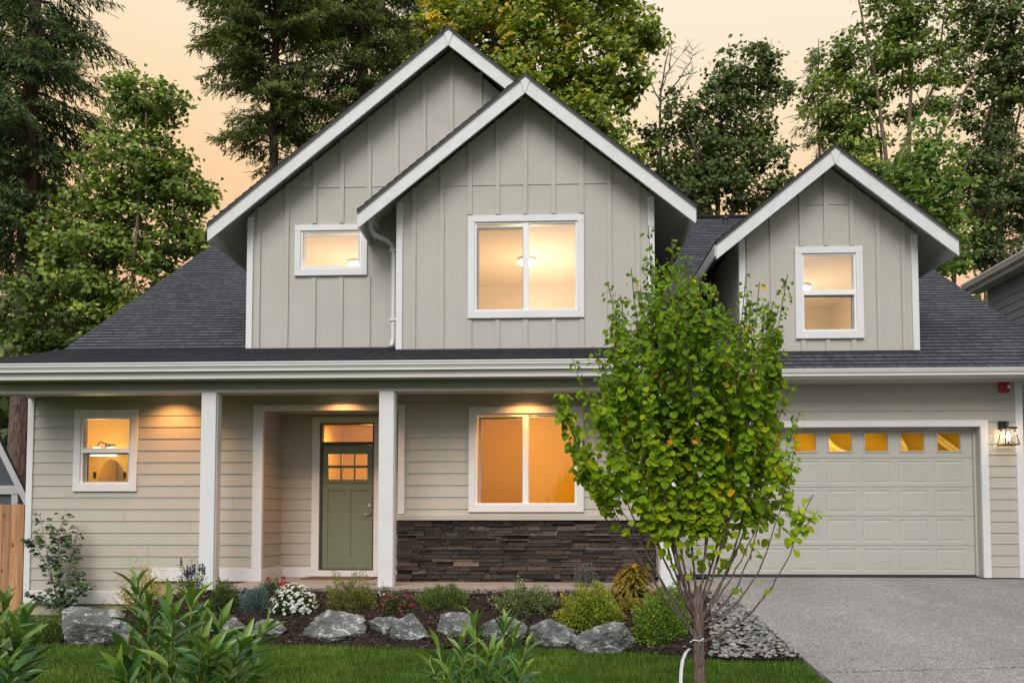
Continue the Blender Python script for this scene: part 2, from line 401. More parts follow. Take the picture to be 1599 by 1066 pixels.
M['young'] = leaf('young_leaf', [(0, (0.066, 0.131, 0.012)), (.35, (0.140, 0.245, 0.009)), (.7, (0.280, 0.401, 0.009)), (.93, (0.493, 0.531, 0.009)), (.965, (0.774, 0.509, 0.013)), (1, (0.774, 0.256, 0.013))], .55, .42, .2)
M['laurel'] = leaf('laurel_leaf', [(0, (0.033, 0.090, 0.024)), (.5, (0.076, 0.184, 0.039)), (1, (0.204, 0.324, 0.053))], .30, .2, .5)
M['camellia'] = leaf('camellia_leaf', [(0, (0.022, 0.049, 0.019)), (.6, (0.049, 0.098, 0.034)), (.97, (0.104, 0.160, 0.056)), (1, (0.469, 0.056, 0.037))], .25, .12, .5)
M['grass'] = leaf('grass_blade', [(0, (0.058, 0.124, 0.019)), (.5, (0.120, 0.235, 0.026)), (.9, (0.228, 0.346, 0.045)), (1, (0.453, 0.424, 0.112))], .5, .3)
M['grass_clover'] = M['grass']
M['boxwood'] = leaf('dark_shrub_leaf', [(0, (0.031, 0.058, 0.016)), (.6, (0.078, 0.127, 0.031)), (1, (0.166, 0.225, 0.058))], .5, .2)
M['juniper'] = leaf('blue_juniper', [(0, (0.050, 0.097, 0.088)), (.6, (0.109, 0.193, 0.176)), (1, (0.202, 0.302, 0.269))], .65, .15)
M['heather'] = leaf('heather', [(0, (0.051, 0.092, 0.020)), (.6, (0.112, 0.173, 0.036)), (1, (0.223, 0.284, 0.061))], .6, .2)
M['spirea'] = leaf('spirea_leaf', [(0, (0.081, 0.139, 0.016)), (.45, (0.211, 0.284, 0.029)), (.8, (0.423, 0.431, 0.041)), (.95, (0.552, 0.390, 0.033)), (1, (0.585, 0.244, 0.033))], .55, .3)
M['spirea_g'] = leaf('spirea_green_leaf', [(0, (0.073, 0.146, 0.022)), (.6, (0.173, 0.291, 0.036)), (.93, (0.309, 0.400, 0.046)), (1, (0.582, 0.364, 0.036))], .55, .3)
M['goldbush'] = leaf('gold_leaf', [(0, (0.120, 0.132, 0.018)), (.4, (0.360, 0.300, 0.024)), (1, (0.660, 0.480, 0.036))], .55, .3)
M['varieg'] = leaf('variegated_leaf', [(0, (0.051, 0.094, 0.027)), (.55, (0.127, 0.186, 0.060)), (.8, (0.372, 0.406, 0.203)), (1, (0.608, 0.608, 0.372))], .55, .25)
M['azalea'] = leaf('azalea_leaf', [(0, (0.064, 0.087, 0.022)), (.5, (0.155, 0.191, 0.040)), (.9, (0.309, 0.309, 0.064)), (1, (0.437, 0.182, 0.091))], .5, .25)
M['goldspruce'] = leaf('gold_spruce', [(0, (0.091, 0.111, 0.016)), (.5, (0.260, 0.247, 0.026)), (1, (0.598, 0.351, 0.039))], .6, .2)
M['petal_w'] = leaf('white_petal', [(0, (.55, .55, .50)), (1, (.84, .84, .80))], .6, .2, tcol=1)
M['petal_r'] = leaf('red_petal', [(0, (.25, .008, .015)), (1, (.50, .02, .03))], .5, .2, tcol=1)
M['petal_m'] = leaf('magenta_petal', [(0, (.14, .008, .03)), (1, (.32, .02, .08))], .5, .2, tcol=1)
M['petal_p'] = leaf('purple_petal', [(0, (0.102, 0.080, 0.220)), (1, (0.255, 0.208, 0.480))], .6, .2, tcol=1)
M['petal_l'] = leaf('lavender_petal', [(0, (0.240, 0.240, 0.330)), (1, (0.510, 0.510, 0.630))], .6, .2, tcol=1)
M['petal_o'] = leaf('orange_petal', [(0, (.42, .15, .02)), (1, (.62, .34, .04))], .6, .2, tcol=1)
M['chip'] = leaf('bark_chip', [(0, (0.016, 0.010, 0.008)), (.5, (0.065, 0.039, 0.029)), (.85, (0.156, 0.098, 0.072)), (1, (0.338, 0.234, 0.182))], .9, .0)
M['tape'] = paint('white_tape', (.80, .80, .80), .5, .02, 3, .05)

def glass(name, tint=(1, 1, 1), refl=.035, wob=.0, rough=.0):
    k = NT(name); lw = k.n('LayerWeight'); lw.inputs[0].default_value = .25
    t = k.n('BsdfTransparent'); t.inputs[0].default_value = (*tint, 1)
    g = k.n('BsdfGlossy'); g.inputs['Roughness'].default_value = rough; g.inputs[0].default_value = (1, 1, 1, 1)
    if wob: k.l(k.bump(k.noise(k.coord(), 1.7, 3), wob, .02), g.inputs['Normal'])
    f = k.math('ADD', k.math('MULTIPLY', lw.outputs['Fresnel'], .55), refl)
    m = k.n('MixShader'); k.l(f, m.inputs[0]); k.l(t.outputs[0], m.inputs[1]); k.l(g.outputs[0], m.inputs[2])
    return k.done(m)
M['glass'] = glass('window_glass')
M['screen_mesh'] = glass('screened_glass', (.83, .79, .72), .03, .3)
def lamp_mat(name, col, st):
    k = NT(name); e = k.n('Emission'); e.inputs[0].default_value = (*col, 1); e.inputs[1].default_value = st; return k.done(e)
M['lamp'] = lamp_mat('lit_lamp', (1, .86, .66), 9)
M['bulb'] = lamp_mat('lit_bulb', (1, .80, .52), 30)
def amber():
    # crinkled privacy film on the garage door lights
    k = NT('amber_film'); co = k.coord()
    w = k.n('TexWave', wave_type='BANDS'); k.l(k.mapping(co, (1.0, 1, 1.6), rot=(0, .5, 0)), w.inputs[0]); w.inputs['Scale'].default_value = .55; w.inputs['Distortion'].default_value = 13; w.inputs['Detail'].default_value = 1.0; w.inputs['Detail Scale'].default_value = .8
    c = k.ramp(w.outputs['Fac'], [(.0, (.62, .43, .03)), (.84, (.50, .34, .02)), (.92, (1, .84, .42)), (1, (.85, .62, .15))])
    c = k.mix(1, c, k.ramp(k.noise(co, 60, 4), [(.3, .8), (.7, 1.15)]), 'MULTIPLY')
    t = k.n('BsdfTranslucent'); k.l(c, t.inputs[0]); g = k.pbsdf(c, .25)
    m = k.n('MixShader'); m.inputs[0].default_value = .22; k.l(t.outputs[0], m.inputs[1]); k.l(g.outputs[0], m.inputs[2])
    return k.done(m)
M['amber'] = amber()
def point(name, loc, energy, col=(1, .72, .42), size=.06, spot=None, rot=None):
    L = bpy.data.lights.new(name, 'SPOT' if spot else 'POINT'); L.energy = energy; L.color = col; L.shadow_soft_size = size
    if spot: L.spot_size = R(spot); L.spot_blend = .7
    o = bpy.data.objects.new(name, L); C.objects.link(o); o.location = loc
    if rot: o.rotation_euler = rot
    return o
# ================================================================== THE HOUSE
YW, YC, YL, YG = 11.9, 12.0, 12.4, 12.35      # lower wall, centre gable, left gable, garage wall and its dormer
SLAB = Z(908, YW)                             # porch floor
house = empty('house', (X(560, YW), YW, SLAB), 'sage grey craftsman house with three gables, covered porch and garage', 'house')
def part(mb, name, mats, parent=None, label=None, **kw):
    o = mb.build(name, mats, parent or house, **kw)
    if label: o['label'] = label
    return o
def mplane(Y): return CZ + .655*Y - 5.5       # main roof plane
def pplane(Y): return CZ + .31*Y - 1.117      # porch roof plane
YBRK = (5.5-1.117)/(.655-.31)
ZR = mplane(20.1)

# ---- siding with real laps ------------------------------------------------------------------
def siding(mb, mapf, u0, u1, z0, z1, holes, zref, ex=.178, m=0):
    k = math.floor((z0-zref)/ex)
    jx = -99.0
    while zref + k*ex < z1:
        a, b = zref + k*ex, zref + (k+1)*ex
        lo, hi = max(a, z0), min(b, z1); k += 1
        if hi-lo < .004: continue
        cuts = sorted({lo, hi} | {h for hh in holes for h in (hh[2], hh[3]) if lo < h < hi})
        for c0, c1 in zip(cuts, cuts[1:]):
            iv = [(u0, u1)]; mid = (c0+c1)/2
            for (h0, h1, g0, g1) in holes:
                if g0 < mid < g1:
                    nv = []
                    for (s, t) in iv:
                        if h1 <= s or h0 >= t: nv.append((s, t)); continue
                        if h0 > s: nv.append((s, h0))
                        if h1 < t: nv.append((h1, t))
                    iv = nv
            if abs(c0-a) < 1e-6: jx = u0 + (u1-u0)*(.12+.76*((k*.61803+zref*7) % 1))
            iv = [q for (s, t) in iv for q in (((s, jx-.0025), (jx+.0025, t)) if s+.25 < jx < t-.25 and u1-u0 > 2.0 else ((s, t),))]
            d0 = .004 + .012*(1-(c0-a)/ex); d1 = .004 + .012*(1-(c1-a)/ex)
            if any(abs(q[1]-(jx-.0025)) < 1e-6 for q in iv): mb.face([mapf(jx-.003, c0, d0-.005), mapf(jx+.003, c0, d0-.005), mapf(jx+.003, c1, d1-.005), mapf(jx-.003, c1, d1-.005)], m)
            for (s, t) in iv:
                mb.face([mapf(s, c0, d0), mapf(t, c0, d0), mapf(t, c1, d1), mapf(s, c1, d1)], m)
                if abs(c0-a) < 1e-6: mb.face([mapf(s, c0, -.004), mapf(t, c0, -.004), mapf(t, c0, d0), mapf(s, c0, d0)], m)
def front(Y): return lambda u, z, d: (u, Y-d, z)

# ---- windows ---------------------------------------------------------------------------------
def window(outer, tw, Y, glassrects, screen=(), rails=(), label=None, inner=None, mull=()):
    """outer casing rect px, casing width px; glass rects px; each pane a sub-part"""
    x0, x1, z0, z1 = outer; s = tw
    mb = MB(); y0, y1 = Y-.045, Y+.012
    mb.box(x0, x1, y0, y1, z1-s, z1); mb.box(x0, x1, y0, y1, z0, z0+s)
    mb.box(x0, x0+s, y0+.002, y1, z0+s, z1-s); mb.box(x1-s, x1, y0+.002, y1, z0+s, z1-s)
    w = part(mb, 'window', M['trim'], bevel=.004, label=label)
    X0, X1, Z0, Z1 = x0+s, x1-s, z0+s, z1-s
    fb = MB(); f = .030; ya, yb = Y-.022, Y+.10
    fb.box(X0, X1, ya, yb, Z1-f, Z1); fb.box(X0, X1, ya-.02, yb, Z0, Z0+f*1.1)
    fb.box(X0, X0+f, ya, yb, Z0+f*1.1, Z1-f); fb.box(X1-f, X1, ya, yb, Z0+f*1.1, Z1-f)
    for (a, b, c, d) in mull: fb.box(a, b, ya-.004, yb-.03, c, d)
    part(fb, 'window_frame', M['vinyl'], w, bevel=.003)
    for i, (g0, g1, h0, h1) in enumerate(glassrects):
        sb = MB(); dark = i in screen; t = .032 if dark else .014; yo = Y+.03 if dark else Y+.012
        q = ya+.008
        sb.box(g0-t, g1+t, yo-.012, yo+.03, h1, h1+t); sb.box(g0-t, g1+t, yo-.012, yo+.03, h0-t, h0)
        sb.box(g0-t, g0, yo-.012, yo+.03, h0, h1); sb.box(g1, g1+t, yo-.012, yo+.03, h0, h1)
        part(sb, 'sash', M['screen'] if dark else M['vinyl'], w, bevel=.002)
        pb = MB(); pb.box(g0, g1, yo, yo+.006, h0, h1); part(pb, 'pane', M['screen_mesh'] if dark else M['glass'], w)
    return (X0, X1, Z0, Z1)
def pr(a, b, c, d, Y): return rect(a, b, c, d, Y)
def room(name, x0, x1, y0, y1, z0, z1, mat, light=None, col=(1, .72, .42)):
    mb = MB()
    mb.face([(x0,y1,z0),(x1,y1,z0),(x1,y1,z1),(x0,y1,z1)]); mb.face([(x0,y0,z0),(x0,y1,z0),(x0,y1,z1),(x0,y0,z1)])
    mb.face([(x1,y0,z0),(x1,y1,z0),(x1,y1,z1),(x1,y0,z1)]); mb.face([(x0,y0,z0),(x1,y0,z0),(x1,y1,z0),(x0,y1,z0)])
    mb.face([(x0,y0,z1),(x1,y0,z1),(x1,y1,z1),(x0,y1,z1)])
    return part(mb, name, mat)

# lower wall windows
o4 = pr(117, 640, 216, 767, YW); W4 = window(o4, .105, YW, [pr(131, 653, 203, 699, YW), pr(135, 709, 199, 751, YW)], (1,), mull=[pr(126, 700, 206, 707, YW)], label='narrow single hung window at the left end of the porch wall')
o5 = pr(732, 635, 911, 799, YW); W5 = window(o5, .10, YW, [pr(751, 654, 815, 793, YW), pr(826, 650, 898, 796, YW)], (0,), mull=[pr(816, 648, 825, 797, YW)], label='wide sliding window above the stone veneer')
o1 = pr(461, 352, 574, 431, YL); W1 = window(o1, .095, YL, [pr(477, 368, 559, 415, YL)], label='small window in the left gable')
o2 = pr(731, 337, 912, 497, YC); W2 = window(o2, .10, YC, [pr(748, 357, 816, 482, YC), pr(826, 350, 899, 485, YC)], (0,), mull=[pr(817, 348, 826, 487, YC)], label='wide sliding window in the centre gable')
o3 = pr(1241, 386, 1347, 529, YG); W3 = window(o3, .105, YG, [pr(1253, 398, 1334, 453, YG), pr(1257, 463, 1331, 515, YG)], (1,), mull=[pr(1250, 453, 1337, 461, YG)], label='single hung window in the right gable')

for px in (147, 194):                            # dark sash locks on the lower sill
    q = P(px, 742, YW); mb = MB(); mb.box(q.x-.020, q.x+.020, YW+.005, YW+.02, q.z-.045, q.z+.055); mb.box(q.x-.006, q.x+.006, YW-.003, YW+.005, q.z-.01, q.z+.02); part(mb, 'sash_lock', M['black_metal'], [o for o in house.children if o.name.startswith('window')][0])
# ---- lower wall ------------------------------------------------------------------------------
XL = X(47, YW, 780); XSR = X(1023, YW, 860)               # house left corner, right end of the stone
rx0, rx1 = X(408, YW, 760), X(622, YW, 760)                # recess opening
rz1 = Z(641, YW, 500)
YE = YW + .95                                               # entry back wall
zref = Z(908, YW, 300) + .178*5 - .178*5
ZT = CZ + 1.97
st0, st1 = X(620, YW, 860), XSR
mb = MB(); hole_r = (rx0, rx1, SLAB-1, rz1)
lowz = Z(942, YW, 120)
skirtz = Z(887, YW, 350); skb = Z(907, YW, 350)
siding(mb, front(YW), XL, rx0, skirtz, ZT, [W4], skirtz)
siding(mb, front(YW), XL, X(235, YW, 900), Z(923, YW, 140), skirtz, [], skirtz)
siding(mb, front(YW), rx0, rx1, rz1, ZT, [], skirtz)
ledge_z = Z(803, YW, 820); stz = Z(812, YW, 820)
siding(mb, front(YW), rx1, XSR, ledge_z, ZT, [W5], skirtz)
# recess side walls and back wall
xb0 = X(437, YE, 760)
bt = Z(885, YE, 470); bb = Z(904, YE, 470)
siding(mb, lambda u, z, d: (rx0-.02+d, u, z), YW, YE, bt, rz1+.1, [], skirtz)
siding(mb, lambda u, z, d: (rx1+.02-d, u, z), YW, YE, bt, rz1+.1, [], skirtz)
dx0, dx1 = X(499, YE, 780), X(584, YE, 780); dz1 = Z(660, YE, 540); dz0 = Z(890, YE, 540)
siding(mb, front(YE), rx0-.02, rx1+.02, bt, rz1+.1, [(dx0, dx1, dz0-1, dz1)], skirtz)
mb.face([(rx0-.03, YW, rz1+.07), (rx1+.03, YW, rz1+.07), (rx1+.03, YE, rz1+.07), (rx0-.03, YE, rz1+.07)])
# garage front wall
gx0, gx1 = X(1056, YG, 780), X(1532, YG, 780); gz1 = Z(667, YG, 1300); DZ = Z(901, YG, 1300)
XR = X(1597, YG, 780); GT = Z(588, YG, 1300)+.1
siding(mb, front(YG), XSR-.6, XR, DZ, GT, [(gx0, gx1, DZ-1, gz1)], skirtz+.03, .168)
# jog wall and side walls
siding(mb, lambda u, z, d: (XSR+d, u, z), YW, YG, SLAB, ZT, [], skirtz)
YB = 28.3
siding(mb, lambda u, z, d: (XL-d, u, z), YW, YB, lowz, CZ+2.2, [], skirtz)
siding(mb, lambda u, z, d: (XR+d, u, z), YG, YB, DZ-.2, CZ+2.3, [], skirtz)
for xx, s_ in ((XL, -1), (XR, 1)):           # side gable triangles
    mb.face([(xx, YW, CZ+2.2), (xx, YB, CZ+2.2), (xx, 20.1, ZR-.12)])
mb.face([(XL, YB, lowz), (XR, YB, lowz), (XR, YB, CZ+2.3), (XL, YB, CZ+2.3)])
part(mb, 'siding_wall', M['siding'])

# foundation under the siding
mb = MB(); mb.box(XL+.03, rx0-.05, YW+.02, YW+.25, SLAB-1.3, lowz); mb.box(X(235, YW, 900), rx0-.03, YW+.03, YW+.2, lowz, skb)
mb.box(rx0-.05, rx1+.05, YE+.02, YE+.2, SLAB-.5, bb); mb.box(rx0-.2, rx0-.03, YW+.2, YE+.2, SLAB-.3, skb)
mb.box(XL+.03, XL+.25, YW+.25, YB, SLAB-1.3, lowz); mb.box(st0, XSR, YW+.02, YW+.2, SLAB-.3, ledge_z)
part(mb, 'foundation', M['concrete'])

# skirt boards, corner boards, opening casing
mb = MB()
mb.box(X(236, YW, 900), rx0+.03, YW-.034, YW+.01, skb, skirtz)
mb.box(XL-.05, X(236, YW, 900), YW-.032, YW+.01, lowz, Z(922, YW, 140))
mb.box(rx0-.01, rx0+.032, YW+.01, YE-.03, skb, skirtz-.006)
mb.box(rx0+.01, dx0-.07, YE-.034, YE+.01, bb, bt); mb.box(dx1+.07, rx1, YE-.034, YE+.01, bb, bt)
mb.box(dx0-.07, dx1+.07, YE-.030, YE+.01, bb, dz0)
part(mb, 'skirt_board', M['trim'], bevel=.004)
for (a, b, Y, za, zb) in ((XL-.05, XL+.045, YW, Z(922, YW, 140)+.001, ZT), (XR-.09, XR+.02, YG, DZ, GT-.02)):
    mb = MB(); mb.box(a, b, Y-.036, Y+.06, za, zb); part(mb, 'corner_board', M['trim'], bevel=.004)
mb = MB(); cw = .125; tz = Z(632, YW, 500)
mb.box(rx0-cw, rx1+.10, YW-.040, YW+.01, rz1, tz)
mb.box(rx0-cw, rx0, YW-.038, YW+.01, skirtz, rz1); mb.box(rx0-.004, rx0+.024, YW-.036, YW+.05, skirtz, rz1-.002)
mb.box(rx1, rx1+.10, YW-.038, YW+.01, ledge_z+.01, rz1)
part(mb, 'entry_casing', M['trim'], bevel=.004)
mb = MB(); mb.box(st0-.02, XSR+.06, YW-.10, YW+.01, stz, ledge_z)
part(mb, 'sill_ledge', M['siding'], bevel=.006)

# ledge stone: every stone its own block, one part
rng = random.Random(5); mb = MB(); z = SLAB-.02
while z < stz-.004:
    h = rng.choice([.032, .042, .05, .058, .066]); h = min(h, stz-z)
    if stz-z-h < .02: h = stz-z
    x = st0 + rng.uniform(-.02, .0)
    while x < XSR:
        w = rng.uniform(.10, .46); x2 = min(x+w, XSR+rng.uniform(0, .015)); d = rng.uniform(.030, .078)
        r = min(1, max(0, rng.gauss(.42, .22))); r = 1.0 if rng.random() < .006 else min(r, .9)
        parts_ = [(z, z+h)] if rng.random() < .72 or h < .045 else [(z, z+h*.5), (z+h*.5, z+h)]
        for (a, b) in parts_:
            dd = d + rng.uniform(-.012, .012); g = .0025; j = [rng.uniform(-.006, .006) for _ in range(4)]
            i = len(mb.v)
            mb.v += [(x+g, YW, a+g), (x2-g, YW, a+g), (x2-g, YW, b-g), (x+g, YW, b-g),
                     (x+g*2, YW-dd+j[0], a+g*1.6), (x2-g*2, YW-dd+j[1], a+g*1.6), (x2-g*2, YW-dd*.96+j[2], b-g*1.4), (x+g*2, YW-dd*.96+j[3], b-g*1.4)]
            for q in ((4,5,6,7), (0,1,5,4), (1,2,6,5), (2,3,7,6), (3,0,4,7)): mb.idx([i+k for k in q], 0, None, min(1, max(0, r+rng.uniform(-.06, .06))))
        x = x2
    z += h
part(mb, 'stone_veneer', M['stone'])

# ---- entry door ------------------------------------------------------------------------------
mb = MB(); yd = YE+.02
tx0, tx1 = X(487, YE, 780), X(597, YE, 780); tzz = Z(651, YE, 540)
mb.box(tx0, tx1, YE-.030, YE+.012, dz1, tzz); mb.box(tx0, dx0, YE-.028, YE+.012, dz0+.001, dz1); mb.box(dx1, tx1, YE-.028, YE+.012, dz0+.001, dz1)
part(mb, 'door_casing', M['trim'], bevel=.004)
tb0, tb1 = Z(692, YE, 540), Z(662, YE, 540)
fr = MB(); fw = .028
fr.box(dx0, dx0+fw, YE+.0, YE+.14, dz0, dz1); fr.box(dx1-fw, dx1, YE+.0, YE+.14, dz0, dz1); fr.box(dx0+fw, dx1-fw, YE+.0, YE+.14, dz1-.022, dz1)
fr.box(dx0+fw, dx1-fw, YE+.0, YE+.14, Z(694.5, YE, 540), Z(689.5, YE, 540)); fr.box(dx0+fw, dx1-fw, YE-.02, YE+.14, dz0-.01, dz0+.022)
tw_ = part(fr, 'transom_window', M['door_frame'], bevel=.003)
mb = MB(); mb.box(dx0+fw, dx1-fw, YE+.05, YE+.056, Z(689.5, YE, 540), dz1-.022); part(mb, 'pane', M['glass'], tw_)
D0, D1, E0, E1 = dx0+fw+.003, dx1-fw-.003, dz0+.026, Z(694.5, YE, 540)-.004
panes = [pr(a, b, a+19, b+18, YE) for b in (708, 730) for a in (511.5, 532.5, 553.5)]
mb = MB(); ya, yb = YE+.045, YE+.085
lz0, lz1 = min(p[2] for p in panes), max(p[3] for p in panes); lx0, lx1 = min(p[0] for p in panes), max(p[1] for p in panes)
mb.box(D0, lx0, ya, yb, E0, E1); mb.box(lx1, D1, ya, yb, E0, E1); mb.box(lx0, lx1, ya, yb, lz1, E1)
pt, pb_ = Z(765, YE, 540), Z(868, YE, 540)
mb.box(lx0, lx1, ya, yb, pt, lz0); mb.box(lx0, lx1, ya, yb, E0, pb_)
cx = (lx0+lx1)/2; mb.box(cx-.055, cx+.055, ya, yb, pb_, pt)
mb.box(lx0, cx-.055, ya+.014, yb, pb_, pt); mb.box(cx+.055, lx1, ya+.014, yb, pb_, pt)
for p in panes[:2]: mb.box(p[1], p[1]+(panes[1][0]-panes[0][1]), ya, yb, lz0, lz1)
zz = sorted({round(p[2], 4) for p in panes}); mb.box(lx0, lx1, ya+.001, yb-.001, panes[3][3], panes[0][2])
mb.box(lx0-.05, lx1+.05, ya-.016, ya, lz0-.055, lz0-.035)
door = part(mb, 'front_door', M['door'], bevel=.003)
for p in panes:
    mb = MB(); mb.box(p[0], p[1], ya+.018, ya+.022, p[2], p[3]); part(mb, 'pane', M['glass'], door)
hx, hz = X(576, YE, 800), Z(802, YE, 570)
mb = MB()
def disc(mb, c, r, d, n=14): mb.prism([(c[0]+r*math.cos(2*math.pi*j/n), c[1], c[2]+r*math.sin(2*math.pi*j/n)) for j in range(n)], (0, -d, 0))
disc(mb, (hx, ya, hz), .032, .014); mb.tube([(hx, ya-.01, hz), (hx, ya-.05, hz)], .010, 8)
mb.tube([(hx, ya-.05, hz), (hx-.03, ya-.054, hz), (hx-.08, ya-.052, hz-.004), (hx-.115, ya-.046, hz-.008)], [.010, .009, .008, .006], 8)
part(mb, 'handle', M['steel'], door, smoothed=True)
mb = MB(); hz2 = Z(788.5, YE, 570); disc(mb, (hx, ya, hz2), .029, .016); disc(mb, (hx, ya-.016, hz2), .013, .006); part(mb, 'deadbolt', M['steel'], door)

# ---- garage door -----------------------------------------------------------------------------
mb = MB(); tz = Z(657, YG, 1300); cw = .115
mb.box(gx0-cw, gx1+cw*.95, YG-.040, YG+.01, gz1, tz); mb.box(gx0-cw, gx0, YG-.038, YG+.01, DZ, gz1); mb.box(gx1, gx1+cw*.95, YG-.038, YG+.01, DZ, gz1)
part(mb, 'garage_casing', M['trim'], bevel=.004)
YD = YG+.15
mb = MB(); mb.box(gx0-.02, gx0+.001, YG, YD+.1, DZ, gz1); mb.box(gx1-.001, gx1+.03, YG, YD+.1, DZ, gz1); mb.box(gx0, gx1, YG, YD+.1, gz1-.001, gz1+.03)
for xx in (gx0+.001, gx1-.036): mb.box(xx, xx+.035, YD-.035, YD-.005, DZ+.02, gz1-.003)      # stop moulding
mb.box(gx0+.04, gx1-.04, YD-.035, YD-.005, gz1-.036, gz1-.003)
part(mb, 'garage_jamb', M['gdoor'])
gd = MB(); gh = gz1-.01-(DZ+.03); sh = gh/5; wr = []
pitch = X(1481, YD, 690)-X(1424.3, YD, 690); c8 = X(1481.5, YD, 690)
gX0, gX1 = gx0+.03, gx1-.03
for row in range(5):
    a, b = DZ+.03+row*sh+.004, DZ+.03+(row+1)*sh-.004
    cols = [c8-pitch*i for i in range(9) if c8-pitch*(i+.5) > gX0-.03]
    edges = sorted([(c-pitch*.41, c+pitch*.41) for c in cols])
    pa, pb2 = a+.055, b-.045
    if row == 4: edges = [(c-pitch*.36, c+pitch*.36) for c in sorted(cols)]; pa, pb2 = a+.075, b-.035
    xs = [gX0] + [q for e_ in edges for q in e_] + [gX1]
    for k in range(0, len(xs)-1, 2): gd.face([(xs[k], YD, a), (xs[k+1], YD, a), (xs[k+1], YD, b), (xs[k], YD, b)])
    for (e0, e1) in edges:
        gd.face([(e0, YD, a), (e1, YD, a), (e1, YD, pa), (e0, YD, pa)]); gd.face([(e0, YD, pb2), (e1, YD, pb2), (e1, YD, b), (e0, YD, b)])
        rings = [(0, 0), (.010, .006), (.022, .006), (.046, .0015)] if row < 4 else [(0, 0), (.006, -.012), (.022, -.012), (.030, .012)]
        L = [[(e0+i_, YD+d, pa+i_), (e1-i_, YD+d, pa+i_), (e1-i_, YD+d, pb2-i_), (e0+i_, YD+d, pb2-i_)] for i_, d in rings]
        for q, w in zip(L, L[1:]):
            for j in range(4): gd.face([q[j], q[(j+1) % 4], w[(j+1) % 4], w[j]])
        if row < 4: gd.face(L[-1])
        else: wr.append((e0+.03, e1-.03, pa+.03, pb2-.03))
    gd.face([(gX0, YD, b), (gX1, YD, b), (gX1, YD+.012, b+.004), (gX0, YD+.012, b+.004)])
    gd.face([(gX0, YD+.012, b+.004), (gX1, YD+.012, b+.004), (gX1, YD, b+.008), (gX0, YD, b+.008)])
garage = part(gd, 'garage_door', M['gdoor'])
for q in wr:
    mb = MB(); mb.box(q[0], q[1], YD+.014, YD+.018, q[2], q[3]); part(mb, 'pane', M['amber'], garage)
mb = MB(); mb.box(gX0, gX1, YD-.004, YD+.05, DZ-.02, DZ+.036); part(mb, 'bottom_seal', M['dark'], garage)

# ---- roofs -----------------------------------------------------------------------------------
def clip(poly, v, keep_above):
    outp = []
    for k in range(len(poly)):
        a, b = poly[k], poly[(k+1) % len(poly)]
        ia, ib = (a[1] >= v) == keep_above, (b[1] >= v) == keep_above
        if ia: outp.append(a)
        if ia != ib:
            t = (v-a[1])/(b[1]-a[1]); outp.append((a[0]+(b[0]-a[0])*t, v))
    return outp
def roof(name, pts, e_dir, thick, drop=True, mats=None):
    """pts: convex polygon of the top surface, e_dir: horizontal eave direction. Courses are real lapped strips."""
    pts = [Vector(p) for p in pts]; O = pts[0]; e = Vector(e_dir).normalized()
    n = (pts[1]-pts[0]).cross(pts[2]-pts[1]).normalized()
    if n.z < 0: n = -n
    up = n.cross(e).normalized()
    if up.z < 0: up = -up
    uv = [((p-O).dot(e), (p-O).dot(up)) for p in pts]
    mb = MB(); lo, hi = min(q[1] for q in uv), max(q[1] for q in uv); ex = .143; k = math.floor(lo/ex); rg = random.Random(len(pts)*31+int(hi*100))
    vmin = math.floor(lo/ex)*ex
    while k*ex < hi:
        a, b = k*ex, (k+1)*ex; k += 1
        q = clip(uv, a, True); q = clip(q, b, False) if len(q) > 2 else q
        if len(q) < 3: continue
        def to3(u, v, lift=None):
            l = .003 + .011*(1-(v-a)/ex); return O + e*u + up*v + n*l
        sh_ = rg.random()*3
        mb.face([to3(*p) for p in q], 0, [(p[0]+sh_, p[1]-vmin+.0001) for p in q])
        bot = [p for p in q if abs(p[1]-a) < 1e-6 or (abs(p[1]-lo) < 1e-6)]
        if len(bot) >= 2:
            u0, u1 = min(p[0] for p in bot), max(p[0] for p in bot); v = bot[0][1]
            mb.face([O+e*u0+up*v-n*.002, O+e*u1+up*v-n*.002, to3(u1, v), to3(u0, v)], 0, [(u0+sh_, v-vmin), (u1+sh_, v-vmin), (u1+sh_, v-vmin+.01), (u0+sh_, v-vmin+.01)])
    dn = Vector((0, 0, -thick))
    mb.face([p for p in pts], 0, [(0, 0)]*len(pts))
    mb.face([p+dn for p in reversed(pts)], 1)
    for k in range(len(pts)):
        a, b = pts[k], pts[(k+1) % len(pts)]; mb.face([a, b, b+dn, a+dn], 2)
    return part(mb, name, mats or [M['shingle'], M['soffit'], M['dark']])

xrl = X(100, YBRK, 540); xrr = X(1599, 13.1, 517)+.02
xsp = X(1068, 10.8, 570)                        # right end of the porch roof
YGE = 11.82
def main_roof(x0, x1, y0, y1): roof('roof', [(x0, y0, mplane(y0)), (x1, y0, mplane(y0)), (x1, y1, mplane(y1)), (x0, y1, mplane(y1))], (1, 0, 0), .14)
cornL = (X(387, YL, 450), X(640, YL, 450)); cornC = (X(620, YC, 450), X(1021, YC, 450)); cornG = (X(1155, YG, 450), X(1432, YG, 450))
YCUT = 15.62                                    # the roof stops at the dormers' side walls and closes again behind their rooms
main_roof(xrl, cornL[0]+.02, YBRK, 20.1); main_roof(cornL[0]+.02, cornC[1]-.02, YCUT, 20.1); main_roof(cornC[1]-.02, xsp, YBRK, 20.1)
main_roof(xsp, cornG[0]+.02, YGE, 20.1); main_roof(cornG[0]+.02, cornG[1]-.02, YGE, YG+.03); main_roof(cornG[0]+.02, cornG[1]-.02, YCUT, 20.1); main_roof(cornG[1]-.02, xrr, YGE, 20.1)
roof('roof', [(xrl, 20.1, ZR), (xrr, 20.1, ZR), (xrr, 28.6, ZR-8.5*.655), (xrl, 28.6, ZR-8.5*.655)], (1, 0, 0), .14)
YPE = 10.78
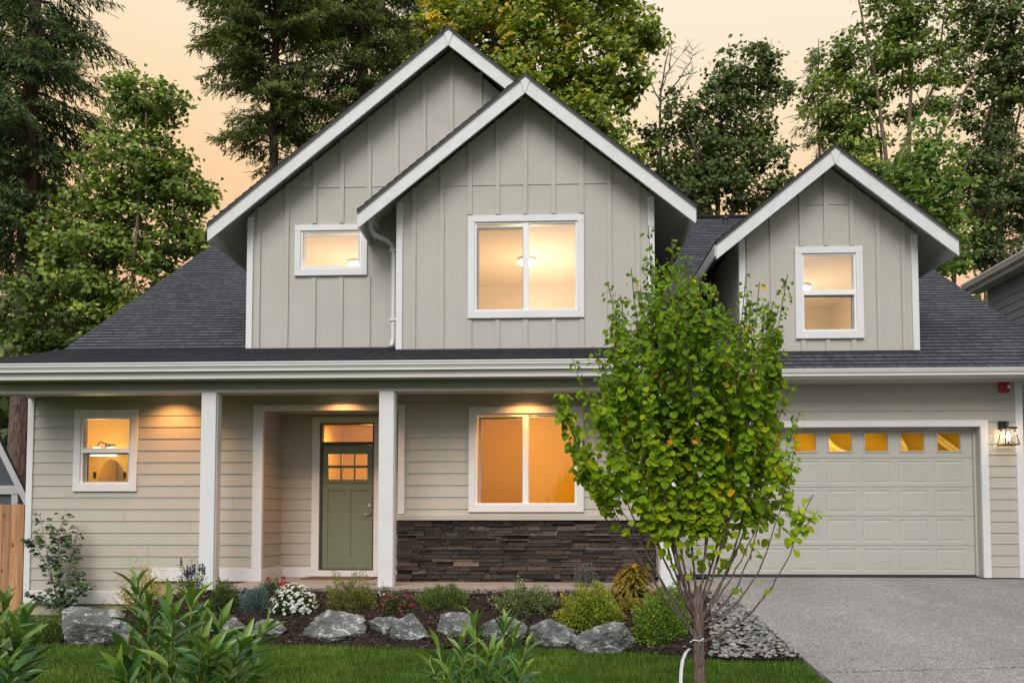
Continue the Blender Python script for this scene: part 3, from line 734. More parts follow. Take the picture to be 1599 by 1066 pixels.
roof('porch_roof', [(xrl, YPE, pplane(YPE)), (xsp, YPE, pplane(YPE)), (xsp, YBRK+.05, pplane(YBRK+.05)), (xrl, YBRK+.05, pplane(YBRK+.05))], (1, 0, 0), .05)
mb = MB(); mb.tube([(xrl, 20.1, ZR+.02), (xrr, 20.1, ZR+.02)], .07, 8); part(mb, 'ridge_cap', M['shingle'])
mb = MB(); v = P(1133, 334, 19.6); mb.lathe((v.x, v.y, mplane(19.6)-.05), [(.05, 0), (.05, .16), (.08, .16), (.08, .22), (.0, .24)], 12); part(mb, 'roof_vent', M['black_metal'])

# ---- gable ends ------------------------------------------------------------------------------
def gable(apx, ex_px, cutpx, Yb, Yw, corners, battens, wins, seam, botY, thick=.25, flip=None):
    A = P(apx[0], apx[1], Yb); Lp = P(ex_px[0][0], ex_px[0][1], Yb); Rp = P(ex_px[1][0], ex_px[1][1], Yb)
    w = (Rp.x-Lp.x)/2; ze = (Lp.z+Rp.z)/2; sl = (A.z-ze)/w; ax = A.x
    Yr = min((A.z-CZ+5.5)/.655, 20.1)+.05; Ye = (ze-CZ+5.5)/.655+.35; w0, ze0 = w, ze
    for s in (-1, 1):
        w, ze = (w0, ze0) if s < 0 or flip is None else (flip-ax, A.z-(flip-ax)*sl)
        Ye = (ze-CZ+5.5)/.655+.35
        q = [Vector((ax+s*w, Yb-.025, ze)), Vector((ax+s*w, Ye, ze)), Vector((ax, Yr, A.z)), Vector((ax, Yb-.025, A.z))]
        roof('gable_roof', q, (0, 1, 0), .05)
        mb = MB(); c = thick; g = .075; top = -.045
        # barge board, plumb cut at the tail, diamond plate at the peak
        mb.prism([(ax+s*(w-.005), Yb, ze+top+.01), (ax+s*g, Yb, A.z+top-g*sl), (ax+s*.002, Yb, A.z+top-c+.005), (ax+s*(w-.005), Yb, ze+top-c*.90)] if s < 0 else
                 [(ax+s*.002, Yb, A.z+top-c+.005), (ax+s*g, Yb, A.z+top-g*sl), (ax+s*(w-.005), Yb, ze+top+.01), (ax+s*(w-.005), Yb, ze+top-c*.90)], (0, .035, 0))
        part(mb, 'barge_board', M['barge'], bevel=.003)
        # fascia along the eave, tucked under the shingles
        mb = MB(); mb.box(ax+s*w-.012, ax+s*w+.012, Yb+.04, Ye, ze-.05-.16, ze-.03); part(mb, 'eave_fascia', M['barge'])
    mb = MB(); mb.prism([(ax-.072, Yb-.012, A.z-.05-.072*sl), (ax, Yb-.012, A.z-.048), (ax+.072, Yb-.012, A.z-.05-.072*sl), (ax, Yb-.012, A.z-.045-thick-.005)], (0, .03, 0))
    part(mb, 'peak_plate', M['barge'])
    # wall sheet with window openings and battens
    x0, x1 = corners; zb = botY; tri = lambda x: A.z-abs(x-ax)*sl-.13
    outer = [Vector((x0, Yw, zb)), Vector((x1, Yw, zb)), Vector((x1, Yw, tri(x1))), Vector((ax, Yw, tri(ax))), Vector((x0, Yw, tri(x0)))]
    if flip is not None:                           # the front gable and its roof stand before the rest of this wall
        xc = cornC[0]+.05; outer = [Vector((x0, Yw, zb)), Vector((xc, Yw, zb)), Vector((xc, Yw, front_roof(xc)-.12)), Vector((flip, Yw, front_roof(flip)-.12)), Vector((ax, Yw, tri(ax))), Vector((x0, Yw, tri(x0)))]
    loops = [outer] + [[Vector((a, Yw, c)), Vector((a, Yw, d)), Vector((b, Yw, d)), Vector((b, Yw, c))] for (a, b, c, d) in wins]
    flat = [v for l in loops for v in l]; mb = MB(); i = len(mb.v); mb.v += [tuple(v) for v in flat]
    for t in tessellate_polygon([[Vector((v.x, v.z, 0)) for v in l] for l in loops]): mb.idx(t, 0)
    for bx in battens:
        segs = [(zb+.008 if flip is None or bx < cornC[0] else front_roof(bx)-.1, tri(bx)-.01)]
        for (a, b, c, d) in wins:
            if a-.10-.03 < bx < b+.10+.03:
                segs = [(s0, c-.125) for (s0, s1) in segs] + [(d+.125, s1) for (s0, s1) in segs]
        for (s0, s1) in segs:
            if s1-s0 > .03: mb.box(bx-.033, bx+.033, Yw-.026, Yw+.002, s0, s1)
    zs = seam
    xa, xb = max(x0, ax-(A.z-.13-zs)/sl), min(x1, ax+(A.z-.13-zs)/sl)
    if flip is not None: xb = min(xb, X(640, YL, 293))
    mb.box(xa+.02, xb-.02, Yw-.010, Yw+.002, zs-.010, zs+.010)
    # side walls of the dormer
    for xx in (x0, x1) if flip is None else (x0,):
        zt = tri(xx); ye = (zt-CZ+5.5)/.655+.1; yb2 = (zb-CZ+5.5)/.655
        mb.face([(xx, Yw, zb-.3), (xx, max(yb2, Yw), zb-.3), (xx, ye+.4, zt), (xx, Yw, zt)])
    part(mb, 'gable_wall', M['gable'])
    for xx, s in ((x0, -1), (x1, 1)):
        if s > 0 and flip is not None: continue
        mb = MB(); mb.box(xx-.012 if s < 0 else xx-.085, xx+.085 if s < 0 else xx+.012, Yw-.030, Yw+.05, zb+.004, tri(xx)-.03); part(mb, 'corner_board', M['trim'], bevel=.003)
    # flashing where wall meets roof
    mb = MB(); mb.box(x0, x1 if flip is None else xc, Yw-.03, Yw+.0, zb-.025, zb+.006); part(mb, 'flashing', M['black_metal'])
    return A, w, ze, sl

def bx(lst, Y): return [X(p, Y, 450) for p in lst]
zbC, zbL, zbG = pplane(YC)+.012, pplane(YL)+.012, mplane(YG)+.02
cornL = (X(387, YL, 450), X(640, YL, 450)); cornC = (X(620, YC, 450), X(1021, YC, 450)); cornG = (X(1155, YG, 450), X(1432, YG, 450))
_a, _l = P(820, 115, YC-.42), P(556, 325, YC-.42)
def front_roof(x): return _a.z-abs(x-_a.x)*(_a.z-_l.z)/(_a.x-_l.x)
gL = gable((700, 42), ((320, 345), (1080, 345)), 0, YL-.40, YL, (cornL[0], X(812, YL, 200)), bx([403.5, 447.5, 490.5, 533, 575.5, 618.5, 661, 704, 749, 792], YL), [W1], Z(292, YL, 530), zbL, flip=X(816, YL-.4, 120))
gC = gable((820, 115), ((556, 325), (1085, 324)), 0, YC-.42, YC, cornC, bx([646, 690, 733.5, 777, 820.5, 864.5, 908.5, 952, 996], YC), [W2], Z(286, YC, 930), zbC)
gR = gable((1304, 226), ((1117, 376), (1497, 373)), 0, YG-.40, YG, cornG, bx([1169, 1206, 1252.5, 1291, 1331, 1371.5, 1410.5], YG), [W3], Z(318, YG, 1350), zbG)

# ---- gutters, fascia, soffits ----------------------------------------------------------------
def gutter_profile(x0, x1, Yf, zt, h, parent_name='gutter'):
    """K-style gutter, front face at Yf, top lip at zt"""
    prof = [(0, 0), (0, -.018), (.012, -.022), (.012, -.05), (.030, -.075), (.040, -.095), (.040, -.118), (.11, -.118), (.11, -.004), (.104, -.004), (.104, -.10), (.05, -.10), (.018, -.04), (.014, 0)]
    prof = [(a, b*h/.118) for a, b in prof]
    mb = MB(); mb.prism([(x0, Yf+a, zt+b) for a, b in prof], (x1-x0, 0, 0)); return part(mb, parent_name, M['gutter'])
zg = Z(562.5, 10.66, 600); gutter_profile(xrl-.02, xsp+.05, 10.66, zg, .118)
zg2 = Z(574.5, YGE-.12, 1350); gutter_profile(xsp-.02, xrr+.02, YGE-.12, zg2, .10)
# fascia and soffit of the porch eave
fz0 = Z(589, 10.76, 600)
mb = MB(); mb.box(xrl, xsp+.02, 10.765, 10.80, fz0, zg-.02); mb.box(xrl, xrl+.03, 10.80, YW, fz0, zg-.02); mb.box(xsp-.01, xsp+.02, 10.80, YG, fz0, zg-.02)
part(mb, 'fascia_board', M['gutter'], bevel=.004)
gf0 = Z(590, YGE-.02, 1350)
mb = MB(); mb.box(xsp, xrr, YGE-.012, YGE+.02, gf0, zg2-.015); part(mb, 'fascia_board', M['gutter'], bevel=.004)
mb = MB(); mb.box(xrl+.03, xsp-.01, 10.80, 11.02, fz0+.006, fz0+.03); mb.box(xsp+.02, xrr, YGE+.02, YG-.006, gf0+.004, gf0+.03)
part(mb, 'soffit', M['soffit'])
# porch beam and ceiling
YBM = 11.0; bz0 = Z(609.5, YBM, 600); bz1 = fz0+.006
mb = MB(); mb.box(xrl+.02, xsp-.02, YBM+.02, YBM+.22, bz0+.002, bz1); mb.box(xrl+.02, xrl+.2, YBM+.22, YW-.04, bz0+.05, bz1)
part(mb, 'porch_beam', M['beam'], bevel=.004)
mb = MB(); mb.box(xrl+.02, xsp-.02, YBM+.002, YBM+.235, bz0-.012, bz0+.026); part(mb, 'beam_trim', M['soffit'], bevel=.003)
PCZ = bz0+.21
mb = MB(); mb.box(xrl, xsp, YBM+.22, YW+.02, PCZ, PCZ+.03); part(mb, 'porch_ceiling', M['soffit'])
# columns
for (a, b) in ((312.5, 335.5), (591, 614.5), (1030, 1055)):
    x0, x1 = X(a, YBM, 760), X(b, YBM, 760)
    mb = MB(); mb.box(x0, x1, YBM-.01, YBM+.21, SLAB-.06, bz0-.012); mb.box(x0-.004, x1+.012, YBM+.03, YBM+.17, SLAB-.055, bz0-.013)
    part(mb, 'porch_column', M['trim'], bevel=.008)
# downspout
dp = lambda px, py, Y: P(px, py, Y)
mb = MB(); pth = [dp(576, 340, 11.95), dp(578, 356, 11.98), dp(585, 367, 12.08), dp(603, 375, 12.22), dp(612, 382, 12.27), dp(615, 396, 12.27), dp(614.5, 470, 12.27), dp(614, 528, 12.27), dp(613, 537, 12.26), dp(609, 541, 12.22)]
mb.tube(pth, .038, 10); ds = part(mb, 'downspout', M['trim'], smoothed=True)
for py in (392, 500): q = dp(615, py, 12.27); mb = MB(); mb.box(q.x-.06, q.x+.05, 12.22, 12.32, q.z-.012, q.z+.012); part(mb, 'strap', M['gutter'], ds)
q = pth[0]; mb = MB(); mb.box(q.x-.02, q.x+.07, 11.62, 13.2, q.z-.01, q.z+.09); part(mb, 'gutter', M['gutter'])

# ---- rooms behind the glass ------------------------------------------------------------------
UPC = CZ+4.66; warm = (1, .62, .2); pale = (1, .81, .60)
room('room_interior', W1[0]-.5, W1[1]+.5, YL+.02, YL+3.0, W1[2]-1.2, UPC, M['room'])
room('room_interior', W2[0]-1.0, W2[1]+.9, YC+.02, YC+3.6, W2[2]-.9, UPC, M['room'])
room('room_interior', W3[0]-.7, W3[1]+.7, YG+.02, YG+3.0, W3[2]-.8, CZ+4.1, M['room'])
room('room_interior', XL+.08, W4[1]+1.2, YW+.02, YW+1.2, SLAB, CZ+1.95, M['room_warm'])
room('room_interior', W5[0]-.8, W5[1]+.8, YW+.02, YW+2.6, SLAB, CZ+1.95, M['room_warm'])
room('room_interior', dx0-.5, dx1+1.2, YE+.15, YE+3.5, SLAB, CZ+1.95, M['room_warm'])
room('room_interior', gx0+.1, gx1-.1, YD+.05, YD+4.5, DZ, CZ+1.9, M['room'])
LIT = empty  # (things below are lamps: they hang in or on the house and are things of their own)
def dome_lamp(x, y, z, label, energy, col, r=.17):
    t = empty('ceiling_lamp', (x, y, z), label, 'lamp', 'lit flush ceiling lamps upstairs')
    mb = MB(); mb.lathe((x, y, z), [(.0, 0), (r*.95, 0), (r, -.03), (r*.98, -.045)], 20); mb.build('lamp_base', M['vinyl'], t)
    mb = MB(); mb.lathe((x, y, z), [(r*.96, -.045), (r*.85, -.085), (r*.5, -.12), (.0, -.13)], 20); mb.build('lamp_shade', M['lamp'], t, True)
    l = point('ceiling_lamp_light', (x, y-.1, z-1.15), energy, col, .45); return t
q = P(823, 405, 14.0); dome_lamp(q.x, 14.0, UPC-.002, 'round flush lamp lit on the ceiling behind the wide centre gable window', 88, pale)
q = P(556, 395, 14.0); dome_lamp(q.x, 14.0, UPC-.002, 'flush lamp lit at the right edge of the small left gable window', 43, pale, .15)
q = P(1249, 408, 14.0); dome_lamp(q.x, 13.9, CZ+4.098, 'flush lamp lit just behind the left jamb of the right gable window', 38, pale, .15)
def can(x, y, z, label, group, energy, col, spot=120):
    t = empty('recessed_light', (x, y, z), label, 'light', group)
    mb = MB(); mb.lathe((x, y, z), [(.05, -.002), (.075, -.008), (.085, -.002)], 20); mb.build('trim_ring', M['vinyl'], t)
    mb = MB(); mb.lathe((x, y, z), [(.0, -.003), (.052, -.003)], 16); mb.build('lens', M['lamp'], t)
    point('recessed_light_beam', (x, y, z-.02), energy, col, .04, spot)
for (px, lab) in ((254, 'recessed porch light glowing on the siding right of the small porch window'), (526, 'recessed porch light glowing above the front door casing'), (822, 'recessed porch light glowing above the wide porch window')):
    can(X(px, 11.5, 640), 11.5, PCZ, lab, 'recessed porch ceiling lights', 85, (1, .43, .13), 126)
q = P(550, 666.5, 15.0); can(q.x, 15.0, CZ+1.948, 'recessed hall light seen through the transom over the front door', 'recessed hall lights', 40, warm, 160)
point('hall_light', (dx0+.6, YE+1.6, CZ+1.2), 34, (1, .60, .15), .2)
point('living_light', ((W5[0]+W5[1])/2, YW+1.0, CZ+1.4), 56, (1, .60, .10), .25)
point('garage_light', ((gx0+gx1)/2, YD+1.2, CZ+1.2), 85, (1, .80, .25), .4)
# vanity lamp in the bath behind the small porch window
vx, vy, vz = X(160, YW+.85, 705), YW+.85, Z(705, YW+.85, 160)
t = empty('vanity_lamp', (vx, vy+.28, vz), 'lit two shade vanity lamp seen through the small porch window', 'lamp')
mb = MB(); mb.tube([(vx-.14, vy+.1, vz+.12), (vx-.05, vy+.02, vz+.16), (vx+.08, vy+.02, vz+.12), (vx+.16, vy+.1, vz+.12)], .012, 6); mb.box(vx-.03, vx+.06, vy+.12, vy+.14, vz+.08, vz+.14); mb.build('bracket', M['black_metal'], t)
for s in (-.10, .12):
    mb = MB(); mb.lathe((vx+s, vy+.02, vz), [(.055, .07), (.10, -.06), (.095, -.065)], 14); mb.build('lamp_shade', M['lamp'], t, True)
point('vanity_light', (vx+.02, vy-.25, vz-.02), 14, (1, .60, .14), .1)
t = empty('vanity_mirror', (vx, YW+1.18, vz-.6), 'tall arched mirror under the vanity lamp inside the small porch window', 'mirror')
mb = MB(); c0 = (vx-.02, YW+1.17, vz-.55); n = 18
mb.prism([(c0[0]-.21, c0[1], c0[2]-.5), (c0[0]+.21, c0[1], c0[2]-.5)] + [(c0[0]+.21*math.cos(a), c0[1], c0[2]+.05+.40*math.sin(a)) for a in [math.pi*j/n for j in range(n+1)]], (0, -.02, 0)); mb.build('mirror_glass', M['mirror'], t)

# ---- things fixed to the house ---------------------------------------------------------------
q = P(1572, 681, YG-.12); lx, lz = q.x, q.z
t = empty('wall_lantern', (lx, YG-.02, lz+.12), 'black wall lantern lit beside the garage door', 'lantern')
mb = MB(); q2 = P(1567, 665, YG-.03); mb.box(q2.x-.075, q2.x+.04, YG-.045, YG-.012, q2.z-.05, q2.z+.075); mb.tube([(q2.x+.0, YG-.04, q2.z+.035), (q2.x+.04, YG-.09, q2.z+.055), (lx, YG-.15, lz+.145)], .011, 7)
mb.build('back_plate', M['black_metal'], t, bevel=.003)
mb = MB(); yc = YG-.16; zt, zb = lz+.10, lz-.135; a, b = .062, .105
mb.box(lx-.085, lx+.085, yc-.085, yc+.085, zt, zt+.018); mb.prism([(lx-.085, yc-.085, zt+.018), (lx+.085, yc-.085, zt+.018), (lx+.085, yc+.085, zt+.018), (lx-.085, yc+.085, zt+.018)], (0, 0, .012))
for sx_ in (-1, 1):
    for sy_ in (-1, 1): mb.tube([(lx+sx_*a, yc+sy_*a, zt), (lx+sx_*b, yc+sy_*b, zb)], .007, 6)
for (u0, v0, u1, v1) in ((-b, -b, b, -b), (b, -b, b, b), (b, b, -b, b), (-b, b, -b, -b)): mb.tube([(lx+u0, yc+v0, zb), (lx+u1, yc+v1, zb)], .007, 6)
mb.tube([(lx, yc, zb), (lx, yc, zb+.06)], .010, 6); mb.tube([(lx-b, yc, zb), (lx+b, yc, zb)], .006, 6)
mb.build('cage', M['black_metal'], t)
mb = MB(); mb.lathe((lx, yc, lz-.06), [(.0, .13), (.012, .12), (.020, .08), (.026, .05), (.020, .015), (.010, .0)], 12); mb.build('bulb', M['bulb'], t, True)
mb = MB()
for k in range(4):
    A_ = [(-1, -1), (1, -1), (1, 1), (-1, 1)]; p0, p1 = A_[k], A_[(k+1) % 4]; s1, s2 = .93, .93
    mb.face([(lx+p0[0]*b*s1, yc+p0[1]*b*s1, zb+.01), (lx+p1[0]*b*s1, yc+p1[1]*b*s1, zb+.01), (lx+p1[0]*a*s2, yc+p1[1]*a*s2, zt-.002), (lx+p0[0]*a*s2, yc+p0[1]*a*s2, zt-.002)])
mb.build('lantern_glass', M['glass'], t)
point('wall_lantern_light', (lx, yc-.0, lz+.02), 7, (1, .55, .25), .03)
q = P(1566, 605, YG-.04)
t = empty('fire_alarm', (q.x, YG-.02, q.z), 'red fire alarm strobe under the garage eave', 'alarm')
mb = MB(); mb.box(q.x-.095, q.x+.095, YG-.032, YG-.012, q.z-.095, q.z+.09); mb.build('mounting_plate', M['siding'], t)
mb = MB(); mb.box(q.x-.07, q.x+.08, YG-.10, YG-.032, q.z-.08, q.z+.085); mb.build('housing', M['red'], t, bevel=.025)
mb = MB(); mb.box(q.x+.03, q.x+.066, YG-.118, YG-.098, q.z-.02, q.z+.03); mb.build('strobe_lens', M['vinyl'], t, bevel=.008)
q0, q1 = P(468, 908, YE-.5), P(592, 903, YE-.1)
mb = MB(); mb.box(q0.x+.05, q1.x-.01, YE-.62, YE-.12, SLAB+.002, SLAB+.02); tag(mb.build('door_mat', M['mat']), 'rust brown coir mat in front of the green door', 'doormat')
# ================================================================== GROUND
DX0 = 2.50                                     # left edge of the driveway
def drive_z(y): return .04 + .108*max(0, y-7.0) - .03*max(0, 7.0-y)*.6 if y < 12.3 else .612
def lawn_z(x, y):
    s = smooth(.6, 2.4, x); return .04*(1-s) + (drive_z(y)-.015)*s
def yfront(x):
    if x < .2: return 9.02 + .05*math.sin(x*1.7)
    return 9.02 + .05*math.sin(x*1.7)*(1-smooth(.2, 1, x)) - 1.15*smooth(.35, 2.1, x)
def gz(x, y):
    if x > DX0 and x < 9.2: return drive_z(y) - .02
    if x >= 9.2: return max(.04, drive_z(y)-.02)
    l = lawn_z(x, y); yf = yfront(x)
    top = SLAB-.07 if x > -4.9 else SLAB-.07-.42*smooth(-4.6, -6.4, x)
    if y <= yf: return l
    t = smooth(yf-.05, 10.75, y); h = l*(1-t)+top*t
    if x > 2.0: h = h*(1-smooth(2.0, DX0, x)) + (drive_z(y)-.01)*smooth(2.0, DX0, x)
    return h
def gpix(px, py):
    d = ray(px, py); t = 2.0
    while t < 60:
        p = Vector((0, 0, CZ)) + d*t
        if p.z <= gz(p.x, p.y): return p
        t += .01
    return p
def sheet(name, xs, ys, zf, mat, kind='structure', keep=None, noise=0):
    V = [(x, y, zf(x, y) + (random.uniform(-noise, noise) if noise else 0)) for y in ys for x in xs]; n = len(xs); mb = MB(); mb.v = V
    for j in range(len(ys)-1):
        for i in range(n-1):
            if keep and not keep((xs[i]+xs[i+1])/2, (ys[j]+ys[j+1])/2): continue
            mb.idx((j*n+i, j*n+i+1, (j+1)*n+i+1, (j+1)*n+i))
    o = mb.build(name, mat, None, True); tag(o, kind=kind); return o
fx = [-400, -120, -50, -25, -16, -12] + [-10+.2*i for i in range(98)] + [10, 12, 16, 25, 50, 120, 400]
fy = [-200, -60, -20, -8, -2] + [0+.15*i for i in range(84)] + [13, 15, 20, 30, 45, 80, 200, 700]
sheet('ground', fx, fy, lambda x, y: gz(x, y)-.03, M['turf'])
bxs = [-9.5+.08*i for i in range(152)]
bys = [7.6+.06*i for i in range(54)]
random.seed(3)
sheet('garden_bed', bxs, bys, lambda x, y: gz(x, y)+.004+.018*math.sin(x*7.3+y*3.1)*math.sin(y*9.7-x*2.2), M['mulch'], keep=lambda x, y: y > yfront(x)+.0 and y < 10.9 and x < DX0-.06, noise=.008)
dys = [-8+.5*i for i in range(40)] + [12.2, 12.5]
JT = P(1500, 1035, 7.6)
mb = MB(); dxs = [DX0, 3.5, 5.3, 7.0, 8.75]
def dz(y): return drive_z(y)
ys_ = [-9, -4, 0, 3, 5, 6.2, 6.9, 7.05, 7.3]; 
def slabstrip(y0, y1, k0=0, k1=0, x0=DX0, x1=8.75):
    n = 8; xs_ = [x0, (x0+x1)/2, x1]; Y_ = lambda x, u: (y0+k0*(x-x0))*(1-u)+(y1+k1*(x-x0))*u
    for j in range(n):
        for xa, xb in zip(xs_, xs_[1:]): mb.face([(xa, Y_(xa, j/n), dz(Y_(xa, j/n))), (xb, Y_(xb, j/n), dz(Y_(xb, j/n))), (xb, Y_(xb, (j+1)/n), dz(Y_(xb, (j+1)/n))), (xa, Y_(xa, (j+1)/n), dz(Y_(xa, (j+1)/n)))])
        for x in (x0, x1):
            a_, b_ = Y_(x, j/n), Y_(x, (j+1)/n); mb.face([(x, a_, dz(a_)), (x, b_, dz(b_)), (x, b_, dz(b_)-.15), (x, a_, dz(a_)-.15)])
    for u in (0, 1):
        for xa, xb in zip(xs_, xs_[1:]): a_, b_ = Y_(xa, u), Y_(xb, u); mb.face([(xa, a_, dz(a_)), (xb, b_, dz(b_)), (xb, b_, dz(b_)-.04), (xa, a_, dz(a_)-.04)])
slabstrip(-9, 1.5); slabstrip(1.52, 7.42, 0, .12); slabstrip(7.452, YG+.25, .12, 0)
tag(mb.build('driveway', M['drive']), kind='structure')
mb = MB(); mb.box(X(345, 10.86, 915), DX0-.002, 10.86, YE+.1, SLAB-.25, SLAB)
tag(mb.build('porch_floor', M['slab'], bevel=.008), kind='structure')
# street in front of the lot, behind the camera
mb = MB(); mb.box(-200, 200, -9.2, -2.0, -.40, -.085); tag(mb.build('road', ground_like('asphalt', [(.3, (.035, .035, .036)), (.7, (.065, .064, .063))], 60, .4)), kind='structure')

# ================================================================== NEIGHBOURS AND FENCE
def neighbour_right():
    xe = 10.05; ye0, ye1 = 4.0, X(0, 1) and 17.95
    ze = P(1550, 417, 16.7).z; hs = empty('neighbour_house', (xe+.4, 11, .5), 'blue grey lap sided house at the right edge behind the garage roof', 'house')
    xe = P(1500, 445, 17.9).x; ze = P(1500, 445, 17.9).z
    mb = MB(); siding(mb, lambda u, z, d: (xe+.42-d, u, z), 4, 17.6, .3, ze-.05, [], 0, .175); siding(mb, lambda u, z, d: (xe+.42+u, 17.6+d, z), 0, 8, .3, ze-.05, [], 0, .175)
    siding(mb, lambda u, z, d: (xe+.42+u, 4-d, z), 0, 8, .3, ze-.05, [], 0, .175); mb.build('siding_wall', M['nh_blue'], hs)
    mb = MB(); prof = [(0, 0), (0, -.03), (.02, -.06), (.04, -.11), (.12, -.11), (.12, 0)]
    mb.prism([(xe+a, 3.6, ze+b) for a, b in prof], (0, 14.3, 0)); mb.build('gutter', M['gutter'], hs)
    mb = MB(); mb.box(xe+.12, xe+.15, 3.6, 17.9, ze-.22, ze-.01); mb.box(xe+.15, xe+.42, 3.6, 17.9, ze-.21, ze-.18); mb.build('fascia_board', M['nh_trim'], hs)
    mb = MB(); mb.prism([(xe+.06, 3.5, ze+.0), (xe+4.4, 3.5, ze+2.2), (xe+8.9, 3.5, ze), (xe+8.9, 3.5, ze-.1), (xe+.06, 3.5, ze-.1)], (0, 14.5, 0)); mb.build('roof', M['shingle'], hs)
neighbour_right()
def neighbour_left():
    Yn = 14.2; A = P(-62, 560, Yn); B = P(42, 772, Yn); sl = (A.z-B.z)/(B.x-A.x)
    hs = empty('neighbour_house', (A.x, Yn+.5, .5), 'dark slate sided house with pale rake trim behind the cedar fence', 'house')
    w = B.x-A.x; mb = MB(); zb = .3
    siding(mb, front(Yn+.3), A.x-w+.35, A.x+w-.35, zb, B.z+.1, [], 0, .175)
    mb.face([(A.x-w+.2, Yn+.3, B.z), (A.x+w-.2, Yn+.3, B.z), (A.x, Yn+.3, A.z-.1)]); mb.face([(A.x+w-.35, Yn+.3, zb), (A.x+w-7.6, Yn+9, zb), (A.x+w-7.6, Yn+9, B.z+.1), (A.x+w-.35, Yn+.3, B.z+.1)])
    zz = P(20, 765, Yn+.3).z; mb.build('siding_wall', M['nh_dark'], hs)
    mb = MB(); mb.box(A.x-w+.3, A.x+w-.32, Yn+.24, Yn+.298, zz-.075, zz+.085); mb.box(A.x+w-.46, A.x+w-.34, Yn+.25, Yn+.298, zb, zz-.08); mb.build('belly_band', M['nh_trim'], hs)
    for s in (-1, 1):
        mb = MB(); mb.prism([(A.x, Yn, A.z), (A.x+s*w, Yn, B.z), (A.x+s*w, Yn, B.z-.27), (A.x, Yn, A.z-.27)], (0, .04, 0)); mb.build('barge_board', M['nh_trim'], hs)
        mb = MB(); mb.prism([(A.x, Yn-.02, A.z+.05), (A.x+s*(w+.02), Yn-.02, B.z+.05), (A.x+s*(w+.02), Yn-.02, B.z-.03), (A.x, Yn-.02, A.z-.03)], (-7.4, 9.2, 0)); mb.build('roof', M['shingle'], hs)
neighbour_left()
def fence():
    Yf = 12.05; x1 = X(37, Yf, 860); zt = Z(787, Yf, 20); zb = gz(-7.6, 10.6)-.1
    f = empty('cedar_fence', (x1-.6, Yf, zb), 'new cedar board fence beside the left house corner', 'fence')
    rg = random.Random(2); mb = MB(); x = x1-.075
    w0 = x1-X(29.5, Yf, 860)
    x = x1-w0
    while x > -16:
        w = .138; mb.box(x-w, x-.003, Yf, Yf+.018, zb, zt+rg.uniform(-.003, .003), 0, rg.random()); x -= w
    mb.build('board_panel', M['cedar'], f)
    mb = MB(); mb.box(x1-w0, x1, Yf-.012, Yf+.10, zb, zt+.002, 0, .2); mb.build('post', M['cedar'], f)
    mb = MB(); mb.box(-16, x1-w0, Yf+.018, Yf+.06, zt-.4, zt-.31); mb.box(-16, x1-w0, Yf+.018, Yf+.06, zb+.3, zb+.4); mb.build('rail', M['cedar'], f)
    mb = MB(); mb.box(x1+.004, X(43, Yf, 860), Yf+.02, Yf+.06, zb, zt+.0, 0, .1); mb.build('end_board', paint('dark_stained_post', (.10, .028, .018), .7, .1, 5, .2), f)
fence()
# ================================================================== TREES
np.random.seed(11); random.seed(11)
RN = np.random.RandomState(7)
def rdir(n): return unit(RN.normal(size=(n, 3)))

